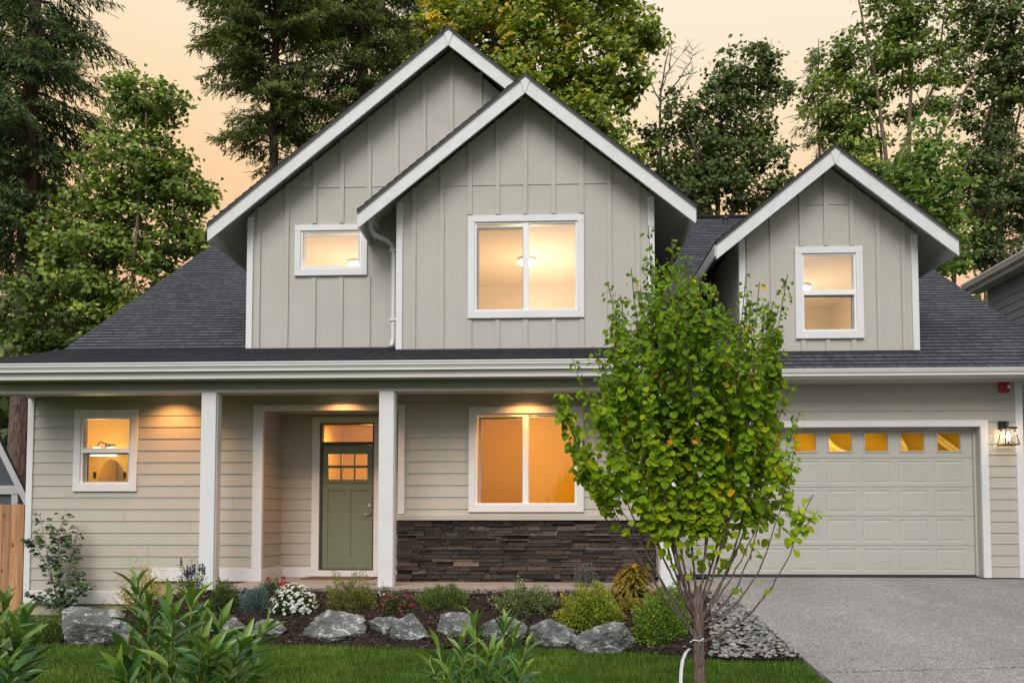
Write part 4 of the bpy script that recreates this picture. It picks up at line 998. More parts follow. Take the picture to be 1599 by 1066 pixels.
def conifer(px, py_base, Y, top_py, half_px, crown_py, label, seed, mat='fir', trunk_r=.28, dens=1.0, lean=0.0, gap=.06, kind='fir_tree'):
    """trunk with whorls of drooping boughs; boughs carry hanging sprays of needles"""
    rs = np.random.RandomState(seed); rg = random.Random(seed); sc = Y/F
    x = X(px, Y, 500); zb = .45; zt = Z(top_py, Y, px); zc = Z(crown_py, Y, px)
    t = empty(kind, (x, Y, zb), label, 'tree', 'tall firs behind the house')
    mb = MB(); H = zt-zb; pts = []; rad = []
    for k in range(15):
        f = k/14; pts.append((x+lean*f*f*H+.06*math.sin(k*1.3+seed), Y+.05*math.cos(k*1.7+seed), zb+H*f)); rad.append(trunk_r*(1.25 if k == 0 else 1)*(1-f)**.8+.02)
    mb.tube(pts, rad, 12); lb = LB()
    def trunk_at(z):
        f = min(max((z-zb)/H, 0), 1)*14; k = min(int(f), 13); return Vector(pts[k]).lerp(Vector(pts[k+1]), f-k)
    z = zc
    while z < zt-.3:
        f = (z-zc)/(zt-zc); base_len = half_px*sc*min(1, .50+1.5*f if f < .33 else 1.0)*(1 if f < .45 else max(.06, (1-f)/.55)**.85)
        for q in range(rg.choice([4, 5, 5, 6])):
            if rg.random() < gap: continue
            az = rg.uniform(0, 2*math.pi); L = base_len*rg.uniform(.55, 1.12); c, s = math.cos(az), math.sin(az)
            n = max(5, int(L/.17)); ss = np.linspace(0, 1, n+1); rise = rg.uniform(.10, .32); droop = rg.uniform(.30, .65)
            o = trunk_at(z+rg.uniform(-.15, .15)); br = []
            for u in ss: br.append(Vector((o.x+c*L*u, o.y+s*L*u, o.z+L*(rise*u-droop*u*u+.18*u**4))))
            mb.tube(br[::max(1, n//5)]+[br[-1]], [max(.008, .034*L/2*(1-k/6)) for k in range(len(br[::max(1, n//5)])+1)], 4, cap=False)
            for k in range(1, n+1):
                u = ss[k]
                if u < .18 and rg.random() < .8: continue
                tl = (.34*L*(1-u)+.26)*rg.uniform(.6, 1.15); p0 = np.array(br[k])
                for sd in (-1, 1):
                    if rg.random() < .10: continue
                    ang = az+sd*rg.uniform(.55, 1.0); m = max(4, int(tl/.036*dens)); v = rs.uniform(.02, 1, m)
                    P0 = p0+np.stack([np.cos(ang)*tl*v, np.sin(ang)*tl*v, -tl*(.18*v+.42*v*v)], 1)+rs.normal(0, .035, (m, 3))
                    D = np.stack([np.cos(ang)*np.ones(m), np.sin(ang)*np.ones(m), -rs.uniform(.15, 1.1, m)], 1)+rs.normal(0, .38, (m, 3))
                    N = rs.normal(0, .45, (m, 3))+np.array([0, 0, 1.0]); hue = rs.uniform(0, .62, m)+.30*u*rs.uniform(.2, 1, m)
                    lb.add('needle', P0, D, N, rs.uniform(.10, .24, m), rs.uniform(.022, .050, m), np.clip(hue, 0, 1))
        z += rg.uniform(.22, .36)
    # dead lower limbs
    zz = zb+3
    while zz < zc+2.5:
        az = rg.uniform(0, 6.28); L = rg.uniform(.6, 2.0); o = trunk_at(zz); pp = [o+Vector((math.cos(az)*L*u, math.sin(az)*L*u, -.35*L*u*u+.1*math.sin(u*6+zz))) for u in (0, .3, .6, 1)]
        mb.tube(pp, [.03, .022, .014, .006], 5, cap=False)
        for u in (1, 2):
            e_ = pp[u]+Vector((rg.uniform(-.5, .5), rg.uniform(-.3, .3), rg.uniform(-.45, .1))); mb.tube([pp[u], e_], [.012, .005], 4, cap=False)
        zz += rg.uniform(.5, 1.1)
    mb.build('trunk', M['bark_fir'], t, True); lb.build('crown', M[mat], t); return t

def limb(mb, a, b, r0, r1, rg, sag=.12, n=6, seg=6):
    a, b = Vector(a), Vector(b); L = (b-a).length; o = Vector((rg.uniform(-1, 1), rg.uniform(-1, 1), rg.uniform(-.2, 1)))*L*sag
    pts = [a.lerp(b, u)+o*math.sin(math.pi*u)+Vector((rg.uniform(-1, 1), rg.uniform(-1, 1), 0))*L*.012 for u in [k/n for k in range(n+1)]]
    mb.tube(pts, [r0+(r1-r0)*k/n for k in range(n+1)], seg, cap=False); return pts

def broadleaf(stems, Y, blobs, label, seed, mat, barkmat='bark_maple', leaf=(.10, .17), per=44, clr=.40, cov=1.0, group='broadleaf trees behind the house', trunk_r=.14, hue=(0, 1), kind='maple_tree', depth=.9, tops=None):
    """stems: list of px polylines [(px,py)...]; blobs: (px, py, rx, ry[, hue shift]) crown lobes"""
    rs = np.random.RandomState(seed); rg = random.Random(seed); sc = Y/F
    x0 = X(stems[0][0][0], Y, 560); t = empty(kind, (x0, Y, .45), label, 'tree', group)
    mb = MB(); lb = LB(); axis = []
    for st in stems:
        yo = rg.uniform(-.6, .6); pts = []
        for k, (a, b) in enumerate(st):
            p = P(a, b, Y+yo*min(1, k)); pts.append(p)
        if pts[0].z > .5: pts.insert(0, Vector((pts[0].x*.98, Y, .40)))
        fine = []
        for a, b in zip(pts, pts[1:]):
            for k in range(5): fine.append(a.lerp(b, k/5)+Vector((rg.uniform(-1, 1), rg.uniform(-1, 1), 0))*.03)
        fine.append(pts[-1]); n = len(fine); r0 = trunk_r*rg.uniform(.75, 1.0)
        mb.tube(fine, [max(.012, r0*(1-.88*k/(n-1))) for k in range(n)], 8, cap=False); axis += [(p, r0*(1-.88*k/(n-1))) for k, p in enumerate(fine)]
    for bl in blobs:
        bx_, by_, rx, ry = bl[:4]; hs = bl[4] if len(bl) > 4 else 0
        c = P(bx_, by_, Y); ax_, az_ = rx*sc, ry*sc; ay_ = min(ax_, az_)*depth+.3
        nc = max(5, int(cov*1.12*(rx*ry)/85)); d = unit(rs.normal(size=(nc, 3))); rr = rs.uniform(.22, 1.12, nc)**.6
        cen = np.array(c)+d*rr[:, None]*np.array([ax_, ay_, az_])*(1+.22*rs.normal(size=(nc, 1))*.6)
        near = min(axis, key=lambda q: (q[0]-c).length + .8*max(0, q[0].z-c.z))
        hub = Vector(c)+Vector((0, 0, -az_*.45)); pl = limb(mb, near[0], hub, max(.02, near[1]*.55), .02, rg)
        for k in range(nc):
            if rg.random() < .55: limb(mb, pl[rg.randint(3, 6)], cen[k], .016, .005, rg, .1, 4, 4)
        for k in range(nc):
            m = int(per*rs.uniform(.55, 1.35)); q = rs.normal(size=(m, 3))*np.array([.60, .60, .26])*clr*rs.uniform(.6, 1.2)
            out_ = unit(cen[k]-np.array(c)+np.array([0, 0, .35*az_])); pos = cen[k]+q
            D = rs.normal(0, .55, (m, 3))+out_*.45+np.array([0, -.12, -.62]); N = rs.normal(0, .55, (m, 3))+np.array([0, -.60, .75])+out_*.3
            L = rs.uniform(leaf[0], leaf[1], m); h = np.clip(rs.beta(2, 2.6, m)*(hue[1]-hue[0])+hue[0]+rs.normal(0, .12)+hs, 0, 1)
            lb.add('maple', pos, D, N, L, L*rs.uniform(.85, 1.1, m), h)
    mb.build('trunk', M[barkmat], t, True); lb.build('crown', M[mat], t); return t

# firs
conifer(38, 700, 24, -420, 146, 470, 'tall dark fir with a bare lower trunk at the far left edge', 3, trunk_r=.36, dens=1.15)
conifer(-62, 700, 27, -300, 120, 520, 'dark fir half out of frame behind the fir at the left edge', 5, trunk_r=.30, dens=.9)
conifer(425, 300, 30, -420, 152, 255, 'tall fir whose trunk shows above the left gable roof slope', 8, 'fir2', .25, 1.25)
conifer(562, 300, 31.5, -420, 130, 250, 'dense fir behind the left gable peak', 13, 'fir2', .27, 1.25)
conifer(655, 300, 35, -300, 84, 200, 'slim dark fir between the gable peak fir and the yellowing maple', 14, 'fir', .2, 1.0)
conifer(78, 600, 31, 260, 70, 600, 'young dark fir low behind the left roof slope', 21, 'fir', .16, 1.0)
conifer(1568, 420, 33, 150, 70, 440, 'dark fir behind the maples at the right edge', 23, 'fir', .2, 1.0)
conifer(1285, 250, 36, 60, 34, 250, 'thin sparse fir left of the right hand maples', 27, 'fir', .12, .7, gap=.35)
# broadleaf trees
broadleaf([[(205, 560), (210, 400), (228, 200), (226, 112)], [(190, 560), (180, 430), (165, 330)], [(215, 560), (255, 380), (290, 290)]], 23,
          [(228, 150, 44, 46), (196, 160, 30, 34), (264, 170, 26, 40), (222, 240, 66, 60), (180, 290, 62, 50), (262, 290, 58, 55), (150, 350, 60, 58), (225, 360, 76, 64), (290, 350, 46, 50), (140, 440, 66, 66), (215, 450, 72, 60), (175, 520, 80, 50), (90, 400, 40, 70), (300, 300, 30, 34), (60, 500, 60, 60, -.25), (100, 560, 70, 40, -.25)],
          'green bigleaf maple rising beside the left fir', 31, 'maple', cov=.82)
broadleaf([[(800, 330), (795, 200), (770, 60), (750, -80)], [(830, 330), (850, 150), (890, 20), (900, -60)], [(860, 330), (930, 200), (965, 100)]], 26,
          [(735, -30, 80, 60, .25), (820, -20, 90, 70, .22), (700, 50, 50, 45, .15), (775, 60, 70, 60, .20), (860, 50, 70, 60, .12), (940, 10, 66, 55), (985, 45, 40, 40), (690, 110, 40, 30, .1), (820, 130, 60, 45, .12), (890, 130, 66, 56), (950, 100, 56, 54), (880, 200, 60, 46), (935, 190, 50, 50), (800, 170, 46, 30, .15), (965, 240, 40, 30), (930, 250, 50, 40), (1000, 60, 26, 24), (985, 130, 26, 26)],
          'large maple turning yellow and orange behind the centre gable', 37, 'maple_fall', cov=1.05, leaf=(.12, .19), hue=(0, .86))
broadleaf([[(1120, 340), (1125, 240), (1150, 130), (1168, 85)], [(1110, 340), (1090, 250), (1070, 190)], [(1140, 340), (1180, 220), (1205, 110)]], 28,
          [(1150, 110, 34, 34), (1185, 125, 32, 30), (1125, 150, 34, 34), (1200, 100, 16, 18), (1170, 180, 46, 44), (1105, 190, 40, 40), (1060, 170, 30, 24), (1140, 240, 60, 46), (1085, 250, 56, 46), (1195, 240, 30, 40), (1040, 260, 36, 46), (1030, 215, 24, 24), (1120, 300, 76, 40), (1060, 310, 60, 36), (1190, 300, 36, 34), (1015, 300, 36, 40), (985, 300, 30, 40), (1215, 310, 26, 30), (1000, 330, 50, 30), (1175, 90, 22, 16), (1215, 150, 22, 24)],
          'dark green and rusty maple between the centre and right gables', 41, 'maple_dark', cov=1.1)
broadleaf([[(1395, 430), (1385, 260), (1370, 140), (1345, 20), (1330, -60)], [(1400, 430), (1400, 250), (1460, 130), (1480, -10)], [(1380, 430), (1375, 230), (1362, 160)], [(1420, 430), (1440, 260), (1520, 120), (1560, 10)], [(1412, 430), (1420, 220), (1425, 60), (1420, -60)], [(1375, 420), (1368, 250), (1345, 130)]], 27,
          [(1330, 90, 42, 44), (1300, 110, 26, 24), (1285, 160, 26, 30), (1335, 160, 40, 36), (1400, 20, 60, 50), (1420, -40, 80, 50), (1440, 70, 50, 46), (1390, 110, 44, 46), (1350, 210, 44, 34), (1310, 210, 40, 30), (1300, 190, 30, 26), (1440, 150, 40, 40), (1340, 260, 60, 34), (1395, 280, 50, 40), (1360, 320, 60, 40), (1420, 350, 60, 50)],
          'tall pale stemmed maple behind the right gable', 43, 'maple', cov=.85, trunk_r=.13)
broadleaf([[(1540, 430), (1535, 300), (1550, 150), (1575, 20)], [(1550, 430), (1570, 280), (1600, 140), (1640, 30)], [(1490, 430), (1500, 280), (1545, 170)]], 29,
          [(1530, 10, 50, 50, -.1), (1580, 30, 50, 60, -.1), (1560, 100, 50, 50, -.1), (1500, 90, 36, 50), (1610, 110, 50, 60), (1580, 180, 44, 40), (1510, 170, 36, 36, -.1), (1540, 240, 50, 40, -.15), (1590, 270, 40, 40, -.15), (1500, 290, 40, 40, -.2), (1560, 330, 60, 50, -.2), (1520, 390, 60, 40, -.2), (1640, 330, 60, 70, -.2)],
          'deep green maple with leaning stems at the right edge', 47, 'maple_dark', cov=.95, trunk_r=.12)
broadleaf([[(1440, 430), (1440, 330), (1442, 240)]], 22,
          [(1440, 225, 34, 28), (1415, 265, 34, 32), (1462, 265, 36, 32), (1440, 310, 46, 34), (1405, 320, 30, 30), (1480, 320, 26, 30), (1455, 370, 44, 34), (1480, 400, 30, 26)],
          'small bright green maple just behind the right gable', 53, 'maple_bright', cov=1.25, leaf=(.09, .15), trunk_r=.07)
# bare snag
t = empty('bare_tree', (X(1040, 29.5, 200), 29.5, .4), 'leafless grey snag left of the rusty maple', 'tree'); mb = MB(); rg = random.Random(4)
for pl in ([(1036, 600), (1032, 300), (1031, 140), (1046, 68)], [(1031, 150), (1040, 115), (1076, 72)], [(1032, 160), (1060, 125), (1081, 92), (1080, 74)], [(1032, 190), (1058, 150), (1082, 105)], [(1030, 160), (1016, 130), (1006, 108)], [(1046, 110), (1048, 66)], [(1060, 120), (1088, 112)]):
    pts = [P(a, b, 29.5) for a, b in pl]; f = []
    for a, b in zip(pts, pts[1:]): f += [a.lerp(b, k/4)+Vector((rg.uniform(-1, 1), 0, rg.uniform(-1, 1)))*.03 for k in range(4)]
    f.append(pts[-1]); r0 = .10 if pl[0][1] > 500 else .035; mb.tube(f, [max(.008, r0*(1-.9*k/(len(f)-1))) for k in range(len(f))], 5, cap=False)
    for k in range(len(f)//2, len(f)-1):
        for j in range(2): mb.tube([f[k], f[k]+Vector((rg.uniform(-.5, .5), 0, rg.uniform(.05, .55)))], [.012, .004], 4, cap=False)
mb.build('trunk', M['dead'], t, True)
# the wood beyond the back garden
def wood():
    lb = LB(); rs = np.random.RandomState(91); n = 42000
    x = rs.uniform(-48, 48, n); y = rs.uniform(40, 50, n); hmax = 9.5+3*np.sin(x*.35)+2*np.sin(x*.9+1); hmax = np.where(x < -6, hmax+1.5, hmax-1.5); z = .4+rs.uniform(0, 1, n)**.8*hmax
    lb.add('maple', np.stack([x, y, z], 1), rs.normal(0, .6, (n, 3))+np.array([0, -.2, -.5]), rs.normal(0, .5, (n, 3))+np.array([0, -.6, .6]), rs.uniform(.4, .8, n), rs.uniform(.4, .75, n), rs.beta(2, 3, n))
    tag(lb.build('far_wood', M['maple_dark']), kind='stuff')
wood()
# ================================================================== YOUNG TREE ON THE LAWN
def bez(a, b, c, d, n):
    a, b, c, d = map(Vector, (a, b, c, d)); o = []
    for k in range(n+1):
        u = k/n; o.append(a*(1-u)**3+b*3*u*(1-u)**2+c*3*u*u*(1-u)+d*u**3)
    return o
def young_tree():
    Y0 = 4.0; rs = np.random.RandomState(17); rg = random.Random(17)
    base = P(1093, 1064, Y0); g = lawn_z(base.x, Y0)
    t = empty('young_tree', (base.x, Y0, g), 'young round leaved tree with upswept branches on the front lawn', 'tree')
    mb = MB(); lb = LB()
    tr = [Vector((base.x+.005, Y0, g-.02)), Vector((base.x+.004, Y0, g+.3)), base, P(1091, 1010, Y0), P(1091, 960, Y0), P(1090, 915, Y0)]
    mb.tube(tr, [.037, .030, .0275, .0265, .024, .019], 12)
    # (start px, mid px, tip px, depth of the tip, radius, leaf start, leafiness)
    tips = [(1048, 372, -.1), (1012, 352, .15), (1090, 425, .1), (1070, 398, .3), (1030, 412, -.3), (985, 420, -.2), (1000, 450, .35), (950, 440, .2), (962, 480, -.35), (926, 540, -.1), (945, 560, .3),
            (893, 560, .25), (880, 610, -.2), (876, 640, .1), (905, 660, .1), (940, 620, -.3), (930, 725, -.15), (1040, 430, .25), (1118, 470, -.2), (1140, 480, .3), (1165, 428, .25), (1155, 500, -.3), (1186, 440, -.1), (1200, 470, .2),
            (1230, 428, .1), (1212, 510, -.2), (1185, 540, .35), (1235, 590, .2), (1178, 560, -.3), (1252, 640, -.1), (1240, 705, .25), (1268, 772, -.1), (1060, 450, .35), (1100, 480, -.35), (1040, 480, -.35), (1135, 530, -.35), (1000, 560, -.3), (1070, 500, -.35), (1075, 430, -.2), (985, 510, .35), (1120, 540, .35), (1030, 540, .3), (1110, 440, -.15), (1208, 700, .2),
            (1015, 400, -.05), (1060, 410, .2), (1130, 500, .1), (1172, 470, .3), (970, 460, .1), (1025, 450, .15), (1085, 460, -.2), (1200, 560, .1), (955, 540, .1), (1005, 480, .3)]
    B = []
    for (tx, ty, dp_) in tips:
        dx = tx-1090; out_ = min(1, abs(dx)/190); low = max(0, (ty-560)/230)
        A_ = (1090+dx*.012, 925+80*out_*rg.uniform(.55, 1.05)); mid = (1090+dx*(.44+.14*low)+rg.uniform(-8, 8), 840-40*(1-out_)+38*low*out_)
        B.append((A_, mid, (tx, ty), dp_*.85, .0066-.0020*low, 0, 1))
    B[31] = ((1094, 1003), (1200, 940), (1268, 772), -.12, .0075, 0, .8); B[30] = ((1093, 985), (1186, 905), (1240, 705), .2, .007, 0, .8); B[43] = ((1093, 975), (1166, 900), (1208, 700), .15, .0065, 0, .8)
    tops = []
    prim = {}; PR = {0, 1, 5, 7, 9, 11, 13, 16, 18, 20, 22, 24, 27, 29, 30, 31, 36, 43}
    order = [k for k in range(len(B)) if k in PR]+[k for k in range(len(B)) if k not in PR]
    for bi in order:
        a, m, b, dp_, r, ls, lf = B[bi]
        A, Mm, T_ = P(a[0], a[1], Y0), P(m[0], m[1], Y0+dp_*.55), P(b[0], b[1], Y0+dp_)
        A.y = Y0
        c1 = A.lerp(Mm, .55)+Vector(((Mm.x-A.x)*.25, 0, 0))
        if bi in PR: pts = bez(A, c1, Mm+(Mm-A)*.12, T_, 22); prim[bi] = (b, pts)
        else:                                            # forks from the nearest main branch
            near = min(prim.values(), key=lambda q: abs(q[0][0]-b[0])+.4*abs(q[0][1]-b[1])); st = near[1]; k0 = rg.randint(6, 10); A = st[k0]; dv = st[k0+1]-st[k0-1]; LL = (T_-A).length; r *= .62
            pts = bez(A, A+dv.normalized()*LL*.4, T_-Vector(((T_.x-A.x)*.12, (T_.y-A.y)*.2, LL*.35)), T_, 22)
        pts = [p+Vector((rg.uniform(-1, 1), rg.uniform(-1, 1), 0))*.005 for p in pts]; zthr = Z(856-66*min(1, abs(b[0]-1088)/200)+rg.uniform(-40, 16), Y0, 1090) if b not in ((1268, 772), (1240, 705), (1208, 700)) else Z(rg.uniform(835, 870), Y0, 1090); ls = next((k for k, p in enumerate(pts) if p.z > zthr), 6)/22
        rr = [max(.0022, r*(1-.84*k/22)) for k in range(23)]; mb.tube(pts, rr, 6, cap=False)
        lines = [(pts, ls)]
        for k in range(rg.randint(2, 4)):                     # side shoots
            i = rg.randint(min(18, max(8, int(ls*22)+1)), 20); o = pts[i]; dv = (pts[min(22, i+2)]-pts[i-2]).normalized(); L = rg.uniform(.07, .20)*(1.25-.3*i/22)
            sd = Vector((rg.uniform(-1, 1), rg.uniform(-1, 1), rg.uniform(0, .5))); e_ = o+(dv*.75+sd*.5).normalized()*L
            q = [o, o.lerp(e_, .5)+Vector((0, 0, -.01)), e_]; mb.tube(q, [.0035, .0028, .0015], 5, cap=False)
            lines.append(([o.lerp(e_, u/6) for u in range(7)], .1))
        for (ln, s0) in lines:
            tot = sum((p-q).length for p, q in zip(ln, ln[1:])); nn = int(tot*(1-s0)/.0066*lf)+1
            for k in range(nn):
                u = s0+(1-s0)*(k+rg.random())/nn; u = rg.uniform(.80, 1) if (len(ln) > 10 and rg.random() < .22) else u; u = max(.12, s0-rg.uniform(0, .25)) if (len(ln) > 10 and rg.random() < .05) else u; f = u*(len(ln)-1); i = min(int(f), len(ln)-2); p = ln[i].lerp(ln[i+1], f-i)
                az = rg.uniform(0, 6.28); pet = rg.uniform(.014, .034); tip_f = u if len(ln) > 10 else .7
                o = p+Vector((math.cos(az)*pet, math.sin(az)*pet, -pet*rg.uniform(0, .5)))
                hz_ = (o.z-1.15)/1.75; size = rg.uniform(.027, .050)*(1.02-.30*max(0, min(1, hz_-.15)))*(1 if u < .85 else .72)
                D = np.array([math.cos(az)*.55+rg.gauss(0, .25), math.sin(az)*.55+rg.gauss(0, .25)-.10, -rg.uniform(.25, 1.1)])
                N = np.array([math.cos(az)*.55+rg.gauss(0, .28), math.sin(az)*.55-.45+rg.gauss(0, .28), .55+rg.gauss(0, .25)])
                h = .62-.48*max(0, min(1, hz_-.12))+rg.gauss(0, .16); h = min(.86, max(0, h))
                if rg.random() < .009: h = rg.uniform(.95, 1)
                lb.add('round', [tuple(o)], [D], [N], [size], [size*rg.uniform(.92, 1.08)], [h])
                if rg.random() < .5: mb.tube([p, o], .0009, 3, cap=False)
    # merge the many single leaves into one array
    V = np.concatenate([p[0] for p in lb.parts]); rn = np.concatenate([p[2] for p in lb.parts]); lb.parts = [(V, lb.parts[0][1], rn, 0)]
    mb.build('trunk', M['bark_young'], t, True); lb.build('crown', M['young'], t, True)
    # white nursery tag tied to the lowest branch
    mb = MB(); p = [P(a, b, Y0-.03) for a, b in ((1077, 1012), (1071, 1018), (1066, 1030), (1064, 1045), (1063, 1063), (1066, 1078))]
    w = .012; l = [(q.x-w*.7, q.y, q.z) for q in p]; r_ = [(q.x+w*.7, q.y+.006, q.z) for q in p]
    for k in range(5): mb.face([l[k], r_[k], r_[k+1], l[k+1]])
    o = mb.build('plant_tag', M['tape'], None); so_ = o.modifiers.new('solid', 'SOLIDIFY'); so_.thickness = .001; tag(o, 'long white nursery tag hanging from the young tree trunk', 'tag')
    mb = MB(); q = P(1091, 998, Y0); mb.tube([(q.x-.045, Y0-.012, q.z-.012), (q.x-.03, Y0-.022, q.z+.002), (q.x, Y0-.029, q.z-.003), (q.x+.022, Y0-.02, q.z+.010), (q.x+.012, Y0-.028, q.z+.004), (q.x+.02, Y0-.02, q.z-.008)], .0022, 5)
    tag(mb.build('tie_string', M['tape']), 'thin white string tied round the young tree trunk', 'string')
young_tree()

# ================================================================== BOULDERS
def boulder(px0, py0, px1, py1, label, seed, yaw=0, dip=.10):
    rg = random.Random(seed); b = gpix((px0+px1)/2, py1-2); Y = b.y+.12; sc = Y/F; w = (px1-px0)*sc*1.04; h = (py1-py0)*sc
    me = bpy.data.meshes.new('boulder'); bm = bmesh.new(); bmesh.ops.create_icosphere(bm, subdivisions=6, radius=1)
    planes = []
    for k in range(11):
        n = Vector((rg.gauss(0, 1), rg.gauss(0, 1), rg.gauss(.2, .8))).normalized(); planes.append((n, rg.uniform(.52, .86)))
    from mathutils import noise as nz
    off = Vector((seed*3.1, seed*1.7, seed*.9))
    for v in bm.verts:
        d = v.co.normalized(); r = 1.08
        for n, c in planes:
            k = d.dot(n)
            if k > .05: r = min(r, c/k)
        r *= 1+.09*nz.noise(d*1.6+off)+.07*nz.noise(d*3.7+off)-.05*abs(nz.noise(d*6.5+off*2))+.030*nz.noise(d*11+off)+.016*nz.noise(d*24+off)+.008*nz.noise(d*50+off)
        v.co = d*r
    xs = [v.co.x for v in bm.verts]; zs = [v.co.z for v in bm.verts]; sx_ = w/(max(xs)-min(xs)); mz, Mz = min(zs), max(zs); full = h*(1+dip*3); sz = full/(Mz-mz)
    for v in bm.verts: v.co = Vector(((v.co.x-(max(xs)+min(xs))/2)*sx_, v.co.y*w*.36, (v.co.z-Mz)*sz + h + .02))
    bm.to_mesh(me); bm.free(); me.materials.append(M['rock']); me.polygons.foreach_set('use_smooth', [True]*len(me.polygons))
    try: me.set_sharp_from_angle(angle=R(32))
    except Exception: pass
    o = bpy.data.objects.new('boulder', me); C.objects.link(o); o.location = (X((px0+px1)/2, Y, (py0+py1)/2), Y, Z(py1, Y, (px0+px1)/2)-.02)
    tag(o, label, 'rock', 'boulders along the garden bed edge')
for i, (a, b, c, d, l) in enumerate([(104, 945, 192, 1009, 'tall grey boulder at the left end of the row, highest of them'), (163, 967, 212, 1009, 'grey boulder leaning against the tall left end boulder'), (328, 960, 386, 994, 'flat pale boulder left of the small white flowered mum'), (396, 966, 450, 995, 'low grey boulder below the blue juniper'),
        (476, 951, 576, 994, 'broad white veined boulder below the olive azalea'), (573, 962, 626, 992, 'small grey boulder squeezed between two larger ones'), (610, 957, 672, 1001, 'white streaked boulder below the magenta mum'), (683, 955, 744, 994, 'smooth plain grey boulder behind the middle laurel'), (750, 960, 823, 1001, 'white veined boulder at the right side of the middle laurel'),
        (828, 966, 900, 1011, 'dark boulder with a flat right face'), (896, 971, 995, 1021, 'pale white veined wedge boulder nearest the pebbles')]):
    boulder(a, b, c, d, l, 40+i)

# ================================================================== SHRUBS
def shrub(px0, py0, px1, py1, mat, label, name='shrub', cat='shrub', n=1800, L=(.02, .04), wr=.55, shape='diamond', seed=1, up=.35, hue=None, stems=14, hollow=.45, extra=None, group=None, lump=.25, Yoff=0, stemmat='twig', back=.10):
    n = int(n*2.1); rs = np.random.RandomState(seed); rg = random.Random(seed); b = gpix((px0+px1)/2, py1-3); Y = b.y+back+Yoff; sc = Y/F
    w, h = (px1-px0)*sc/2, (py1-py0)*sc; cx = X((px0+px1)/2, Y, py1); zb = Z(py1, Y, (px0+px1)/2)
    t = empty(name, (cx, Y, zb), label, cat, group); mb = MB(); lb = LB()
    d = unit(rs.normal(size=(n, 3))); d[:, 2] = np.abs(d[:, 2])*1.0-.12; d = unit(d)
    lm = 1+lump*np.sin(d[:, 0]*5+seed)*np.cos(d[:, 1]*4+seed*2)+lump*.7*np.sin(d[:, 0]*11+d[:, 2]*9+seed*3)
    r = rs.uniform(hollow, 1, n)**.6*lm; pos = d*r[:, None]*np.array([w, w*.75, h])/(1+lump*.45)+np.array([cx, Y, zb+h*.06])
    D = d*.8+rs.normal(0, .5, (n, 3))+np.array([0, 0, up]); N = rs.normal(0, .6, (n, 3))+np.array([0, -.3, .9]); l = rs.uniform(L[0], L[1], n)
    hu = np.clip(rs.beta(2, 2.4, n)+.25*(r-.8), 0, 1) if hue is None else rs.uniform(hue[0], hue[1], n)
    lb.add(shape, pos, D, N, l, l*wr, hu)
    for k in range(stems):
        q = pos[rg.randint(0, n-1)]; s = Vector((cx+rg.uniform(-.15, .15)*w, Y+rg.uniform(-.1, .1)*w, zb-.03)); mb.tube([s, s.lerp(Vector(q), .5)+Vector((0, 0, .06*h)), q], [.008, .005, .002], 5, cap=False)
    if extra: extra(t, cx, Y, zb, w, h, rs, rg, pos, d)
    mb.build('stem', M[stemmat], t); lb.build('foliage', M[mat], t); return t
def blooms(mat, n, size, petals=9, top=.15, name='flower', z0=.1, disc=None):
    def f(t, cx, Y, zb, w, h, rs, rg, pos, d):
        fb = LB(); mbd = MB(); k = 0; tries = 0
        while k < n and tries < n*30:
            tries += 1; dd = rs.normal(size=3); dd[2] = abs(dd[2]); dd /= np.linalg.norm(dd)
            if dd[2] < top or dd[1] > .55: continue
            c = np.array([cx, Y, zb+h*.06])+dd*np.array([w, w*.75, h])*rs.uniform(.92, 1.03); nrm = unit(dd+np.array([0, -.35, .3])+rs.normal(0, .25, 3)); a = unit(np.cross(nrm, [0.3, .8, .1])); b2 = np.cross(nrm, a)
            th = np.arange(petals)*2*math.pi/petals+rs.uniform(0, 1); D = a*np.cos(th)[:, None]+b2*np.sin(th)[:, None]+nrm*.25; s = rs.uniform(size*.75, size*1.15)
            fb.add('diamond', np.repeat(c[None], petals, 0), D, np.repeat(nrm[None], petals, 0), s, s*.5); k += 1
            if disc: fb.add('round', c[None]-a*s*.22+nrm*s*.1, a[None], nrm[None], s*.45, s*.45, m=1)
        fb.build(name, [M[mat]]+([M[disc]] if disc else []), t)
    return f
def spikes(mat, items, name='flower_spike'):
    """upright flower spikes given as px (x, y top, y bottom)"""
    def f(t, cx, Y, zb, w, h, rs, rg, pos, d):
        fb = LB(); mb = MB()
        for (px, pt, pb2) in items:
            yy = Y+rg.uniform(-.06, .06); a = P(px, pb2, yy); b2 = P(px+rg.uniform(-1, 1), pt, yy); L = (b2-a).length; m = int(L/.0016)
            mb.tube([Vector((cx+(a.x-cx)*.5, Y, zb)), a, b2], [.004, .003, .002], 4, cap=False)
            u = rs.uniform(0, 1, m); th = rs.uniform(0, 6.28, m); rr = .024*(1-.45*u); c = np.array(a)[None]+(np.array(b2)-np.array(a))[None]*u[:, None]
            D = np.stack([np.cos(th), np.sin(th), np.full(m, .5)], 1); fb.add('diamond', c, D, np.array([0, 0, 1.0]), rr*1.5, rr*1.0)
        mb.build('flower_stem', M['boxwood'], t); fb.build(name, M[mat], t)
    return f
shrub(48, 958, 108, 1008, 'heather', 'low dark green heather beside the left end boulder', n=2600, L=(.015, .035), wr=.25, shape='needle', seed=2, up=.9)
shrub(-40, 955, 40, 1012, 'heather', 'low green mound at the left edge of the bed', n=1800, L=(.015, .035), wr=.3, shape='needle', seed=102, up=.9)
shrub(170, 878, 272, 950, 'goldbush', 'loose golden yellow shrub against the skirt board', n=2000, L=(.015, .030), seed=3, lump=.42, hollow=.25, up=.5)
